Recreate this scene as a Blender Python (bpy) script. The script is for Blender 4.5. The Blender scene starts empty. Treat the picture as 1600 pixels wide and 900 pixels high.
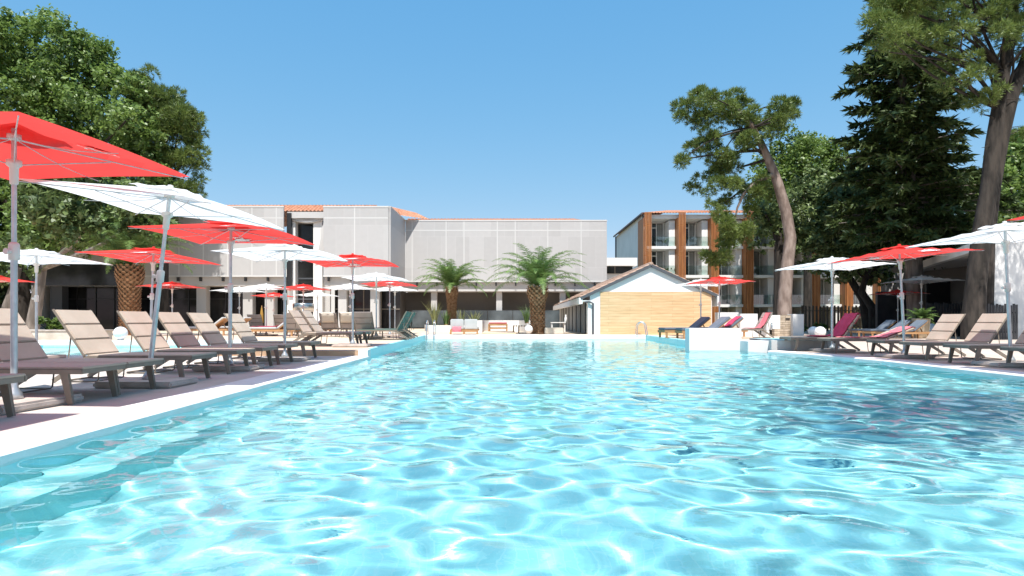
import bpy, bmesh, math, random
import numpy as np
from mathutils import Vector, Matrix
from mathutils.geometry import tessellate_polygon
random.seed(11)
RNG = np.random.default_rng(5)
S = bpy.context.scene
C = S.collection
PI = math.pi
R = math.radians
# ---------------------------------------------------------------- camera geometry helpers
H, F, HY = 0.78, 960.0, 500.0
def wx(px, d): return (px - 800) / F * d
def wz(py, d): return H + (HY - py) / F * d
def gd(py, z=0.0): return F * (H - z) / (py - HY)

# ---------------------------------------------------------------- materials
def newmat(name):
    m = bpy.data.materials.new(name); m.use_nodes = True
    return m, m.node_tree, m.node_tree.nodes['Principled BSDF']

def mat(name, c1, c2=None, scale=4.0, rough=0.6, bump=0.0, bscale=60.0, metal=0.0, detail=4.0, stretch=(1,1,1), spec=None, lo=.35, hi=.65):
    m, nt, b = newmat(name)
    N, L = nt.nodes, nt.links
    b.inputs['Roughness'].default_value = rough
    b.inputs['Metallic'].default_value = metal
    if spec is not None: b.inputs['Specular IOR Level'].default_value = spec
    b.inputs['Base Color'].default_value = (*c1, 1)
    if c2 is not None or bump:
        tc = N.new('ShaderNodeTexCoord'); mp = N.new('ShaderNodeMapping')
        mp.inputs['Scale'].default_value = stretch
        L.new(tc.outputs['Object'], mp.inputs[0])
    if c2 is not None:
        n = N.new('ShaderNodeTexNoise'); n.inputs['Scale'].default_value = scale; n.inputs['Detail'].default_value = detail
        L.new(mp.outputs[0], n.inputs['Vector'])
        r = N.new('ShaderNodeValToRGB')
        r.color_ramp.elements[0].position = lo; r.color_ramp.elements[0].color = (*c1, 1)
        r.color_ramp.elements[1].position = hi; r.color_ramp.elements[1].color = (*c2, 1)
        L.new(n.outputs['Fac'], r.inputs[0]); L.new(r.outputs[0], b.inputs['Base Color'])
    if bump:
        n2 = N.new('ShaderNodeTexNoise'); n2.inputs['Scale'].default_value = bscale; n2.inputs['Detail'].default_value = 3
        L.new(mp.outputs[0], n2.inputs['Vector'])
        bp = N.new('ShaderNodeBump'); bp.inputs['Strength'].default_value = bump; bp.inputs['Distance'].default_value = .02
        L.new(n2.outputs['Fac'], bp.inputs['Height']); L.new(bp.outputs[0], b.inputs['Normal'])
    return m

def leafmat(name, c1, c2, trans=.35, nscale=.8):
    m = bpy.data.materials.new(name); m.use_nodes = True
    nt = m.node_tree; N, L = nt.nodes, nt.links; N.clear()
    out = N.new('ShaderNodeOutputMaterial'); geo = N.new('ShaderNodeNewGeometry')
    tc = N.new('ShaderNodeTexCoord'); nz = N.new('ShaderNodeTexNoise'); nz.inputs['Scale'].default_value = nscale; nz.inputs['Detail'].default_value = 2
    L.new(tc.outputs['Object'], nz.inputs['Vector'])
    ad = N.new('ShaderNodeMath'); ad.operation = 'MULTIPLY_ADD'; ad.inputs[1].default_value = .42
    L.new(geo.outputs['Random Per Island'], ad.inputs[0])
    mu = N.new('ShaderNodeMath'); mu.operation = 'MULTIPLY'; mu.inputs[1].default_value = .75
    L.new(nz.outputs['Fac'], mu.inputs[0]); L.new(mu.outputs[0], ad.inputs[2])
    r = N.new('ShaderNodeValToRGB'); r.color_ramp.elements[0].position = .22; r.color_ramp.elements[1].position = .82
    r.color_ramp.elements[0].color = (*c1, 1); r.color_ramp.elements[1].color = (*c2, 1)
    L.new(ad.outputs[0], r.inputs[0])
    d = N.new('ShaderNodeBsdfDiffuse'); t = N.new('ShaderNodeBsdfTranslucent'); g = N.new('ShaderNodeBsdfGlossy')
    g.inputs['Roughness'].default_value = .45; g.inputs['Color'].default_value = (.9, .95, .9, 1)
    L.new(r.outputs[0], d.inputs[0]); L.new(r.outputs[0], t.inputs[0])
    mx = N.new('ShaderNodeMixShader'); mx.inputs[0].default_value = trans
    L.new(d.outputs[0], mx.inputs[1]); L.new(t.outputs[0], mx.inputs[2])
    m2 = N.new('ShaderNodeMixShader'); m2.inputs[0].default_value = .035
    L.new(mx.outputs[0], m2.inputs[1]); L.new(g.outputs[0], m2.inputs[2])
    L.new(m2.outputs[0], out.inputs[0])
    return m

def fabric(name, c, trans):
    m = bpy.data.materials.new(name); m.use_nodes = True
    nt = m.node_tree; N, L = nt.nodes, nt.links; N.clear()
    out = N.new('ShaderNodeOutputMaterial')
    tc = N.new('ShaderNodeTexCoord'); nz = N.new('ShaderNodeTexNoise'); nz.inputs['Scale'].default_value = 2.2; nz.inputs['Detail'].default_value = 3
    L.new(tc.outputs['Object'], nz.inputs['Vector'])
    r = N.new('ShaderNodeValToRGB'); r.color_ramp.elements[0].position = .3; r.color_ramp.elements[1].position = .7
    r.color_ramp.elements[0].color = (*[x * .94 for x in c], 1); r.color_ramp.elements[1].color = (*c, 1)
    L.new(nz.outputs['Fac'], r.inputs[0])
    bp = N.new('ShaderNodeBump'); bp.inputs['Strength'].default_value = .3; bp.inputs['Distance'].default_value = .03
    L.new(nz.outputs['Fac'], bp.inputs['Height'])
    d = N.new('ShaderNodeBsdfDiffuse'); t = N.new('ShaderNodeBsdfTranslucent')
    for s in (d, t):
        L.new(r.outputs[0], s.inputs[0]); L.new(bp.outputs[0], s.inputs['Normal'])
    mx = N.new('ShaderNodeMixShader'); mx.inputs[0].default_value = trans
    L.new(d.outputs[0], mx.inputs[1]); L.new(t.outputs[0], mx.inputs[2]); L.new(mx.outputs[0], out.inputs[0])
    return m

def brickish(name, c1, c2, cm, sx, sy, mortar=.012, rough=.8, bump=.6, axis='XZ', var=.5):
    """coursed material (tiles, stone courses) laid on object coordinates"""
    m, nt, b = newmat(name); N, L = nt.nodes, nt.links
    b.inputs['Roughness'].default_value = rough
    tc = N.new('ShaderNodeTexCoord'); sp = N.new('ShaderNodeSeparateXYZ'); cb = N.new('ShaderNodeCombineXYZ')
    L.new(tc.outputs['Object'], sp.inputs[0])
    L.new(sp.outputs[axis[0]], cb.inputs['X']); L.new(sp.outputs[axis[1]], cb.inputs['Y'])
    br = N.new('ShaderNodeTexBrick'); br.inputs['Scale'].default_value = 1
    br.inputs['Brick Width'].default_value = sx; br.inputs['Row Height'].default_value = sy
    br.inputs['Mortar Size'].default_value = mortar; br.inputs['Color1'].default_value = (*c1, 1); br.inputs['Color2'].default_value = (*c2, 1)
    br.inputs['Mortar'].default_value = (*cm, 1); br.inputs['Mortar Smooth'].default_value = .3
    L.new(cb.outputs[0], br.inputs['Vector'])
    nz = N.new('ShaderNodeTexNoise'); nz.inputs['Scale'].default_value = 3; nz.inputs['Detail'].default_value = 5
    L.new(tc.outputs['Object'], nz.inputs['Vector'])
    mxn = N.new('ShaderNodeMixRGB'); mxn.blend_type = 'OVERLAY'; mxn.inputs[0].default_value = var
    L.new(br.outputs['Color'], mxn.inputs[1]); L.new(nz.outputs['Fac'], mxn.inputs[2]); L.new(mxn.outputs[0], b.inputs['Base Color'])
    bp = N.new('ShaderNodeBump'); bp.inputs['Strength'].default_value = bump; bp.inputs['Distance'].default_value = .01; bp.invert = True
    L.new(br.outputs['Fac'], bp.inputs['Height']); L.new(bp.outputs[0], b.inputs['Normal'])
    return m

def glassdark(name, c, rough=.05, spec=.5):
    m, nt, b = newmat(name)
    N, L = nt.nodes, nt.links
    tc = N.new('ShaderNodeTexCoord'); nz = N.new('ShaderNodeTexNoise'); nz.inputs['Scale'].default_value = .7; nz.inputs['Detail'].default_value = 3
    L.new(tc.outputs['Object'], nz.inputs['Vector'])
    r = N.new('ShaderNodeValToRGB'); r.color_ramp.elements[0].position = .4; r.color_ramp.elements[1].position = .68
    r.color_ramp.elements[0].color = (*c, 1); r.color_ramp.elements[1].color = (*[x * 2.2 + .01 for x in c], 1)
    L.new(nz.outputs['Fac'], r.inputs[0]); L.new(r.outputs[0], b.inputs['Base Color'])
    b.inputs['Roughness'].default_value = rough; b.inputs['Specular IOR Level'].default_value = spec
    return m

M = {}
M['red'] = fabric('red_canvas', (.86, .085, .075), .46)
M['white_fabric'] = fabric('white_canvas', (.89, .88, .87), .52)
M['emblem'] = mat('emblem_white', (.85, .82, .8), rough=.7)
M['alu'] = mat('brushed_aluminium', (.42, .46, .48), (.55, .58, .6), scale=9, rough=.36, metal=.55)
M['plastic'] = mat('pale_plastic', (.62, .60, .57), rough=.5)
M['slab'] = mat('concrete_slab', (.42, .37, .33), (.56, .50, .45), scale=5, rough=.85, bump=.3)
M['sling'] = mat('taupe_mesh', (.465, .395, .32), (.525, .45, .37), scale=3, rough=.75, bump=.25, bscale=220)
M['sling_grey'] = mat('grey_mesh', (.33, .28, .26), (.37, .32, .30), scale=3, rough=.75, bump=.25, bscale=220)
M['sling_green'] = mat('green_mesh', (.08, .125, .10), (.10, .15, .12), scale=3, rough=.75, bump=.2, bscale=220)
M['frame'] = mat('olive_brown_metal', (.17, .145, .115), (.21, .18, .145), scale=6, rough=.5)
M['seam'] = mat('stitched_seam', (.2, .16, .135), rough=.8)
M['white'] = mat('white_paint', (.80, .79, .77), (.74, .73, .71), scale=.9, rough=.7, bump=.05, bscale=30)
M['white2'] = mat('white_render', (.78, .775, .76), (.70, .695, .68), scale=.5, rough=.8, bump=.1, bscale=40)
M['coping'] = mat('white_coping', (.80, .785, .765), (.72, .70, .67), scale=2.5, rough=.65, bump=.15, bscale=50)
M['deck'] = mat('pinkish_deck', (.52, .468, .42), (.60, .545, .495), scale=1.3, rough=.85, bump=.25, bscale=120, detail=8)
M['deck_dark'] = mat('beige_deck', (.50, .40, .33), (.60, .49, .41), scale=1.3, rough=.85, bump=.25, bscale=120, detail=8)
M['terrace'] = mat('sandy_terrace', (.60, .46, .34), (.68, .54, .41), scale=1.0, rough=.85, bump=.25, bscale=90, detail=8)
M['riser'] = mat('tan_riser', (.42, .28, .18), (.5, .34, .22), scale=2, rough=.8)
M['earth'] = mat('dry_ground', (.16, .13, .08), (.10, .12, .045), scale=.6, rough=.95, bump=.6, bscale=8)
M['screen'] = mat('perforated_metal', (.445, .435, .43), (.48, .47, .465), scale=.35, rough=.55, bump=.12, bscale=90)
M['screen'] = brickish('perforated_metal', (.43,.42,.415), (.475,.465,.46), (.50,.49,.485), 1.05, 2.3, .012, .55, .15, 'XZ', .06)
M['fascia_shade_dark'] = glassdark('shade_dark_fascia_glass', (.03,.034,.038), .15, .4)
M['screen_line'] = mat('screen_frame_white', (.58, .575, .565), rough=.5)
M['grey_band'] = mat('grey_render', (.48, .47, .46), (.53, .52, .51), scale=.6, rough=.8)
M['col_grey'] = mat('column_grey', (.45, .44, .43), rough=.8)
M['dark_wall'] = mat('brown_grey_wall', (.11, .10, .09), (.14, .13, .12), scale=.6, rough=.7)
M['glass_dark'] = glassdark('dark_glass', (.012, .012, .012), .08, .3)
M['glass_mid'] = glassdark('smoky_glass', (.022, .026, .026), .06, .4)
M['glass_bal'] = glassdark('balustrade_glass', (.045, .055, .06), .1, .35)
M['glass_clear'] = None
M['black'] = mat('black_metal', (.02, .02, .022), rough=.45)
M['anthracite'] = mat('anthracite_verge', (.075, .08, .09), rough=.6)
M['terracotta'] = mat('terracotta_tiles', (.46, .20, .11), (.62, .34, .22), scale=3.5, rough=.85, bump=.3)
M['brown_tiles'] = mat('weathered_tiles', (.34, .22, .16), (.50, .35, .27), scale=3.0, rough=.85, bump=.3)
M['fin'] = mat('orange_wood', (.34, .115, .035), (.46, .185, .06), scale=1.2, rough=.6, stretch=(6, 6, .6))
M['wood'] = mat('teak', (.33, .17, .07), (.46, .26, .12), scale=2.5, rough=.6, stretch=(1, 8, 8))
M['cush_blue'] = mat('blue_grey_cushion', (.13, .16, .20), (.16, .19, .235), scale=3, rough=.85, bump=.2, bscale=90)
M['cush_grey'] = mat('pale_grey_cushion', (.52, .52, .51), (.58, .58, .57), scale=3, rough=.85, bump=.2, bscale=90)
M['towel'] = mat('crimson_towel', (.52, .035, .10), (.62, .055, .14), scale=5, rough=.95, bump=.6, bscale=150)
M['towel_pale'] = mat('pink_towel', (.68, .16, .20), (.72, .22, .26), scale=5, rough=.95, bump=.6, bscale=150)
M['beige_towel'] = mat('beige_towel', (.55, .48, .40), (.62, .55, .47), scale=5, rough=.95, bump=.6, bscale=150)
M['lamp'] = mat('white_globe', (.80, .80, .80), rough=.35)
M['steel'] = mat('brushed_steel', (.5, .47, .43), (.6, .57, .53), scale=2, rough=.3, metal=1.0, stretch=(.3, .3, 12))
M['chrome'] = mat('chrome', (.7, .72, .74), rough=.15, metal=1.0)
M['pot'] = mat('cream_pot', (.66, .58, .44), (.6, .52, .39), scale=4, rough=.7)
M['bark_grey'] = mat('grey_bark', (.13, .11, .095), (.25, .215, .19), scale=5, rough=.95, bump=1.0, bscale=14, stretch=(1, 1, .22), lo=.4, hi=.62)
M['bark_dark'] = mat('dark_bark', (.02, .016, .013), (.055, .044, .036), scale=5, rough=.95, bump=1.0, bscale=14, stretch=(1, 1, .22), lo=.4, hi=.62)
M['bark_pine'] = mat('pinkish_pine_bark', (.20, .145, .12), (.36, .28, .24), scale=4, rough=.95, bump=1.0, bscale=12, stretch=(1, 1, .35), lo=.4, hi=.62)
M['bark_palm'] = mat('palm_bark', (.22, .11, .05), (.42, .25, .14), scale=8, rough=.95, bump=.8, bscale=30, lo=.4, hi=.62)
M['leaf_broad'] = leafmat('broad_leaves', (.040, .085, .018), (.25, .36, .085), .45, .45)
M['leaf_light'] = leafmat('light_leaves', (.06, .11, .02), (.20, .29, .06), .4, .5)
M['leaf_olive'] = leafmat('olive_leaves', (.04, .07, .024), (.19, .25, .085), .3, .6)
M['needle_dark'] = leafmat('dark_needles', (.018, .04, .012), (.075, .115, .03), .2, .6)
M['needle_pine'] = leafmat('pine_needles', (.045, .085, .018), (.22, .285, .07), .35, .5)
M['needle_fir'] = leafmat('fir_sprays', (.014, .032, .011), (.105, .145, .045), .2, .45)
M['frond'] = leafmat('palm_fronds', (.06, .125, .03), (.22, .33, .10), .35, 1.2)
M['grass_blade'] = leafmat('variegated_blades', (.16, .19, .06), (.42, .42, .18), .3, 2)
M['shrub'] = leafmat('shrub_leaves', (.05, .10, .02), (.18, .25, .05), .3, 2)
M['stone'] = brickish('dry_stone', (.42, .33, .24), (.58, .48, .37), (.24, .18, .13), .34, .11, .01, .9, .8)
M['stone_block'] = mat('pale_stone', (.42, .38, .32), (.60, .55, .48), scale=2.2, rough=.9, bump=.8, bscale=6)
M['slat'] = mat('black_slats', (.022, .022, .025), (.038, .038, .042), scale=2, rough=.55)
M['slat_brown'] = mat('grey_brown_slats', (.10, .08, .06), (.15, .12, .09), scale=2, rough=.7)
M['curtain'] = mat('grey_curtain', (.30, .31, .30), (.2, .21, .21), scale=6, rough=.9, stretch=(1, 1, .02))

def wood_cladding():
    m, nt, b = newmat('pale_wood_planks'); N, L = nt.nodes, nt.links
    tc = N.new('ShaderNodeTexCoord'); sp = N.new('ShaderNodeSeparateXYZ'); cb = N.new('ShaderNodeCombineXYZ')
    L.new(tc.outputs['Object'], sp.inputs[0]); L.new(sp.outputs['X'], cb.inputs['X']); L.new(sp.outputs['Z'], cb.inputs['Y'])
    br = N.new('ShaderNodeTexBrick'); br.inputs['Scale'].default_value = 1; br.inputs['Brick Width'].default_value = 1.9; br.inputs['Row Height'].default_value = .135
    br.inputs['Mortar Size'].default_value = .004; br.inputs['Color1'].default_value = (.66, .44, .24, 1); br.inputs['Color2'].default_value = (.73, .51, .30, 1); br.inputs['Mortar'].default_value = (.42, .26, .13, 1)
    L.new(cb.outputs[0], br.inputs['Vector'])
    mp = N.new('ShaderNodeMapping'); mp.inputs['Scale'].default_value = (.9, 1, 14); L.new(tc.outputs['Object'], mp.inputs[0])
    nz = N.new('ShaderNodeTexNoise'); nz.inputs['Scale'].default_value = 1.6; nz.inputs['Detail'].default_value = 6; L.new(mp.outputs[0], nz.inputs['Vector'])
    r = N.new('ShaderNodeValToRGB'); r.color_ramp.elements[0].position = .34; r.color_ramp.elements[0].color = (.70, .58, .44, 1); r.color_ramp.elements[1].position = .6; r.color_ramp.elements[1].color = (1, 1, 1, 1)
    L.new(nz.outputs['Fac'], r.inputs[0])
    mu = N.new('ShaderNodeMixRGB'); mu.blend_type = 'MULTIPLY'; mu.inputs[0].default_value = .5
    L.new(br.outputs['Color'], mu.inputs[1]); L.new(r.outputs[0], mu.inputs[2]); L.new(mu.outputs[0], b.inputs['Base Color'])
    b.inputs['Roughness'].default_value = .6
    return m
M['cladding'] = wood_cladding()

def pooltile():
    m, nt, b = newmat('pool_mosaic'); N, L = nt.nodes, nt.links
    tc = N.new('ShaderNodeTexCoord'); br = N.new('ShaderNodeTexBrick')
    br.offset = 0; br.inputs['Scale'].default_value = 1; br.inputs['Brick Width'].default_value = .06; br.inputs['Row Height'].default_value = .06
    br.inputs['Mortar Size'].default_value = .003; br.inputs['Color1'].default_value = (.39, .82, .87, 1); br.inputs['Color2'].default_value = (.47, .88, .91, 1); br.inputs['Mortar'].default_value = (.52, .89, .92, 1)
    L.new(tc.outputs['Object'], br.inputs['Vector'])
    L.new(br.outputs['Color'], b.inputs['Base Color'])
    b.inputs['Roughness'].default_value = .5
    return m
M['pool'] = pooltile()
M['pool_edge'] = mat('pale_turquoise_tiles', (.42, .80, .82), (.48, .84, .86), scale=3, rough=.4)

def watermat(name, col):
    g = bpy.data.materials.new(name); g.use_nodes = True; n = g.node_tree; n.nodes.clear()
    out = n.nodes.new('ShaderNodeOutputMaterial'); gl = n.nodes.new('ShaderNodeBsdfGlass')
    gl.inputs['IOR'].default_value = 1.33; gl.inputs['Roughness'].default_value = 0; gl.inputs['Color'].default_value = (*col, 1)
    tc = n.nodes.new('ShaderNodeTexCoord'); mp = n.nodes.new('ShaderNodeMapping'); mp.inputs['Scale'].default_value = (.75, 1, 1); n.links.new(tc.outputs['Object'], mp.inputs[0])
    nz = n.nodes.new('ShaderNodeTexNoise'); nz.inputs['Scale'].default_value = 7; nz.inputs['Detail'].default_value = 3; nz.inputs['Distortion'].default_value = .6; n.links.new(mp.outputs[0], nz.inputs['Vector'])
    bp = n.nodes.new('ShaderNodeBump'); bp.inputs['Strength'].default_value = .14; bp.inputs['Distance'].default_value = .012; n.links.new(nz.outputs['Fac'], bp.inputs['Height']); n.links.new(bp.outputs[0], gl.inputs['Normal'])
    n.links.new(gl.outputs[0], out.inputs[0]); return g
M['water'] = watermat('pool_water', (.86, .99, 1))

# ---------------------------------------------------------------- mesh builder
class MB:
    def __init__(s): s.v = []; s.f = []; s.sm = []
    def add(s, vs, fs, smooth=False):
        o = len(s.v); s.v.extend([tuple(p) for p in vs])
        for f in fs: s.f.append(tuple(i + o for i in f)); s.sm.append(smooth)
        return s
    def box(s, c, d, rz=0, bev=0, rx=0, ry=0):
        x, y, z = [k / 2 for k in d]
        m = Matrix.Translation(c) @ Matrix.Rotation(rz, 4, 'Z') @ Matrix.Rotation(ry, 4, 'Y') @ Matrix.Rotation(rx, 4, 'X')
        if bev:
            bm = bmesh.new(); bmesh.ops.create_cube(bm, size=1); bmesh.ops.scale(bm, vec=d, verts=bm.verts)
            bmesh.ops.bevel(bm, geom=bm.edges[:] , offset=bev, segments=2, affect='EDGES')
            bm.verts.index_update()
            s.add([m @ v.co for v in bm.verts], [[v.index for v in f.verts] for f in bm.faces]); bm.free(); return s
        P = [(-x,-y,-z),(x,-y,-z),(x,y,-z),(-x,y,-z),(-x,-y,z),(x,-y,z),(x,y,z),(-x,y,z)]
        return s.add([m @ Vector(p) for p in P], [(3,2,1,0),(4,5,6,7),(0,1,5,4),(1,2,6,5),(2,3,7,6),(3,0,4,7)])
    def span(s, x0, x1, y0, y1, z0, z1, bev=0):
        return s.box(((x0+x1)/2,(y0+y1)/2,(z0+z1)/2), (abs(x1-x0),abs(y1-y0),abs(z1-z0)), bev=bev)
    def bar(s, a, b, w0, h0, w1=None, h1=None):
        """beam from a to b; w across (horizontal), h the other way"""
        a, b = Vector(a), Vector(b); w1 = w0 if w1 is None else w1; h1 = h0 if h1 is None else h1
        d = (b - a).normalized(); up = Vector((0,0,1)) if abs(d.z) < .8 else Vector((1,0,0))
        sd = d.cross(up).normalized(); u = sd.cross(d).normalized()
        vs = []
        for p, w, h in ((a, w0, h0), (b, w1, h1)):
            for i, j in ((-1,-1),(1,-1),(1,1),(-1,1)): vs.append(p + sd*(i*w/2) + u*(j*h/2))
        return s.add(vs, [(3,2,1,0),(4,5,6,7),(0,1,5,4),(1,2,6,5),(2,3,7,6),(3,0,4,7)])
    def tube(s, pts, rad, n=8, cap=True):
        pts = [Vector(p) for p in pts]; k = len(pts)
        if not hasattr(rad, '__len__'): rad = [rad]*k
        vs = []; ref = None
        for i, p in enumerate(pts):
            d = (pts[min(i+1,k-1)] - pts[max(i-1,0)]).normalized()
            if ref is None: ref = Vector((1,0,0)) if abs(d.x) < .8 else Vector((0,1,0))
            u = (ref - d*ref.dot(d)).normalized(); w = d.cross(u); ref = u
            for j in range(n):
                a = 2*PI*j/n; vs.append(p + (u*math.cos(a) + w*math.sin(a))*rad[i])
        fs = [(i*n+j, i*n+(j+1)%n, (i+1)*n+(j+1)%n, (i+1)*n+j) for i in range(k-1) for j in range(n)]
        s.add(vs, fs, True)
        if cap:
            s.add(vs[:n], [tuple(range(n))[::-1]]); s.add(vs[-n:], [tuple(range(n))])
        return s
    def lathe(s, prof, n=20, c=(0,0,0), smooth=True):
        vs = [(c[0]+r*math.cos(2*PI*j/n), c[1]+r*math.sin(2*PI*j/n), c[2]+z) for r, z in prof for j in range(n)]
        fs = [(i*n+j, i*n+(j+1)%n, (i+1)*n+(j+1)%n, (i+1)*n+j) for i in range(len(prof)-1) for j in range(n)]
        return s.add(vs, fs, smooth)
    def prism(s, poly, z0, z1, top=True, bottom=True, sides=True):
        n = len(poly); vs = [(x,y,z0) for x,y in poly] + [(x,y,z1) for x,y in poly]
        tri = tessellate_polygon([[Vector((x,y,0)) for x,y in poly]])
        fs = []
        if top: fs += [tuple(i+n for i in t) for t in tri]
        if bottom: fs += [tuple(t[::-1]) for t in tri]
        if sides: fs += [(i,(i+1)%n,(i+1)%n+n,i+n) for i in range(n)]
        return s.add(vs, fs)
    def sheet(s, outer, holes, z):
        loops = [[Vector((x,y,0)) for x,y in l] for l in [outer]+holes]
        flat = [p for l in loops for p in l]
        return s.add([(p.x,p.y,z) for p in flat], [tuple(t) for t in tessellate_polygon(loops)])
    def wallpoly(s, poly_xz, y0, y1):
        """vertical slab: outline in x,z extruded from y0 to y1"""
        n = len(poly_xz); vs = [(x,y0,z) for x,z in poly_xz] + [(x,y1,z) for x,z in poly_xz]
        tri = tessellate_polygon([[Vector((x,z,0)) for x,z in poly_xz]])
        fs = [tuple(t) for t in tri] + [tuple(i+n for i in t[::-1]) for t in tri] + [(i,i+n,(i+1)%n+n,(i+1)%n) for i in range(n)]
        return s.add(vs, fs)
    def tiles(s, a, b, c, d, pitch=.24, amp=.05, rows=6):
        """corrugated tiled slope; a->b along the eave, d->c along the ridge"""
        a, b, c, d = map(Vector, (a,b,c,d)); L = (b-a).length; nc = max(4, int(L/pitch)*6)
        nrm = (b-a).cross(d-a).normalized(); nrm = nrm if nrm.z > 0 else -nrm
        vs = []; k = 0
        for r in range(rows):
            for e in (0, 1):
                t = (r + e) / rows
                p0 = a + (d-a)*t; p1 = b + (c-b)*t; lift = .03*(1-e)
                for i in range(nc+1):
                    q = i/nc; vs.append(p0 + (p1-p0)*q + nrm*(amp*abs(math.sin(q*L/pitch*PI)) + lift))
        w = nc+1
        fs = [(r*w+i, r*w+i+1, (r+1)*w+i+1, (r+1)*w+i) for r in range(2*rows-1) for i in range(nc)]
        return s.add(vs, fs)
    def build(s, name, m, parent=None, rot=None):
        me = bpy.data.meshes.new(name)
        off = Vector(parent.matrix_world.translation) if parent is not None else Vector((0,0,0))
        if parent is not None:
            off = Vector((0,0,0)); p = parent
            while p is not None: off += p.location; p = p.parent
        me.from_pydata([(x-off.x, y-off.y, z-off.z) for x,y,z in s.v], [], s.f)
        me.polygons.foreach_set('use_smooth', s.sm); me.materials.append(m)
        me.update(); o = bpy.data.objects.new(name, me); C.objects.link(o)
        if parent is not None: o.parent = parent
        return o

def npmesh(name, V, Fq, m, parent=None, smooth=False):
    me = bpy.data.meshes.new(name); n = len(V); k = Fq.shape[1]; nf = len(Fq)
    off = np.zeros(3); p = parent
    while p is not None: off += np.array(p.location); p = p.parent
    me.vertices.add(n); me.vertices.foreach_set('co', (V-off).astype(np.float32).ravel())
    me.loops.add(nf*k); me.loops.foreach_set('vertex_index', Fq.astype(np.int32).ravel())
    me.polygons.add(nf); me.polygons.foreach_set('loop_start', np.arange(0, nf*k, k, dtype=np.int32))
    me.polygons.foreach_set('use_smooth', np.full(nf, smooth))
    me.update(calc_edges=True); me.validate(); me.materials.append(m)
    o = bpy.data.objects.new(name, me); C.objects.link(o)
    if parent is not None: o.parent = parent
    return o

def tag(o, label=None, cat=None, group=None, kind=None):
    if label: o['label'] = label
    if cat: o['category'] = cat
    if group: o['group'] = group
    if kind: o['kind'] = kind
    return o
def thing(name, loc, label=None, cat=None, group=None):
    o = bpy.data.objects.new(name, None); C.objects.link(o); o.location = loc; o.empty_display_size = .3
    return tag(o, label, cat, group)
def copy_tree(o, parent=None):
    c = o.copy(); C.objects.link(c)
    if parent is not None: c.parent = parent
    for ch in list(o.children): copy_tree(ch, c)
    return c
def struct(o): o['kind'] = 'structure'; return o
def clearglass(name, col, op):
    g = bpy.data.materials.new(name); g.use_nodes = True; n = g.node_tree; n.nodes.clear()
    out = n.nodes.new('ShaderNodeOutputMaterial'); t = n.nodes.new('ShaderNodeBsdfTransparent'); gl = n.nodes.new('ShaderNodeBsdfGlossy'); mx = n.nodes.new('ShaderNodeMixShader')
    t.inputs[0].default_value = (*col, 1); gl.inputs['Roughness'].default_value = .03; mx.inputs[0].default_value = op
    n.links.new(t.outputs[0], mx.inputs[1]); n.links.new(gl.outputs[0], mx.inputs[2]); n.links.new(mx.outputs[0], out.inputs[0]); return g
M['glass_clear'] = clearglass('clear_glass', (.86, .92, .9), .1)
# ================================================================ POOL, DECKS, GROUND
TZ = .12                                   # terrace level
POOL = [(-2.97,.4),(-2.97,3),(-3.03,8),(-3.1,13.3),(-3.25,13.6),(-3.8,27),(5.9,27),(5.72,20),(5.66,17.3),(6.3,17.0),(6.45,15.5),(6.8,14.4),(7.03,13),(7.16,11.9),(7.18,10),(7.18,.4)]
mb = MB(); mb.sheet([(-3.9,.3),(7.4,.3),(7.4,10),(6.9,27.2),(-3.95,27.2)], [], -1.22)
floor = struct(mb.build('pool_floor', M['pool']))
mb = MB()
n = len(POOL)
for i in range(n):
    a, b = POOL[i], POOL[(i+1) % n]
    zt = -.121
    mb.add([(a[0],a[1],-1.225),(b[0],b[1],-1.225),(b[0],b[1],zt),(a[0],a[1],zt)], [(0,1,2,3)])
# shallow ledge along the left wall
mb.span(-3.1, -2.66, 1.2, 13.2, -1.22, -.66)
walls = struct(mb.build('pool_wall', M['pool']))
for o in (floor, walls): o.cycles.is_caustics_receiver = True

# ripples: real wave geometry
ys = [.4]
while ys[-1] < 27: ys.append(min(27, ys[-1] + .026 + .0035*max(0, ys[-1]-3)))
ys = np.array(ys); xs = np.linspace(-3.9, 7.3, 460)
X, Y = np.meshgrid(xs, ys); Z = np.zeros_like(X)
rw = np.random.default_rng(3)
for i in range(84):
    lam = math.exp(rw.uniform(math.log(.17), math.log(.52))); k = 2*PI/lam
    th = rw.uniform(0, 2*PI) if i % 3 else rw.normal(PI/2, .5)
    Z += (.050*lam*lam/math.sqrt(84))*np.sin(k*(math.cos(th)*X + math.sin(th)*Y) + rw.uniform(0, 6.28))
Z *= 1 - .5*np.clip((Y-8)/12, 0, 1)
print('wave std', Z.std(), Z.max())
def inside_poly(X, Y, poly):
    r = np.zeros(X.shape, bool); j = len(poly)-1
    for i in range(len(poly)):
        xi, yi = poly[i]; xj, yj = poly[j]
        if yi != yj:
            c = ((yi > Y) != (yj > Y)) & (X < (xj-xi)*(Y-yi)/(yj-yi)+xi); r ^= c
        j = i
    return r
I = np.arange(X.size).reshape(X.shape)
Fq = np.stack([I[:-1,:-1], I[:-1,1:], I[1:,1:], I[1:,:-1]], -1).reshape(-1, 4)
# keep faces near the pool outline (a few cm run in behind the walls)
grown = [(x + (-.03 if x < 1 else .03), y + (-.02 if y < 1 else .05 if y > 26 else 0)) for x, y in POOL]
cx = X.ravel()[Fq].mean(1); cy = Y.ravel()[Fq].mean(1)
keep = inside_poly(cx, cy, grown)
water = npmesh('pool_water', np.stack([X, Y, Z-.06], -1).reshape(-1, 3), Fq[keep], M['water'], smooth=True)
struct(water); water.cycles.is_caustics_caster = True

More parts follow.
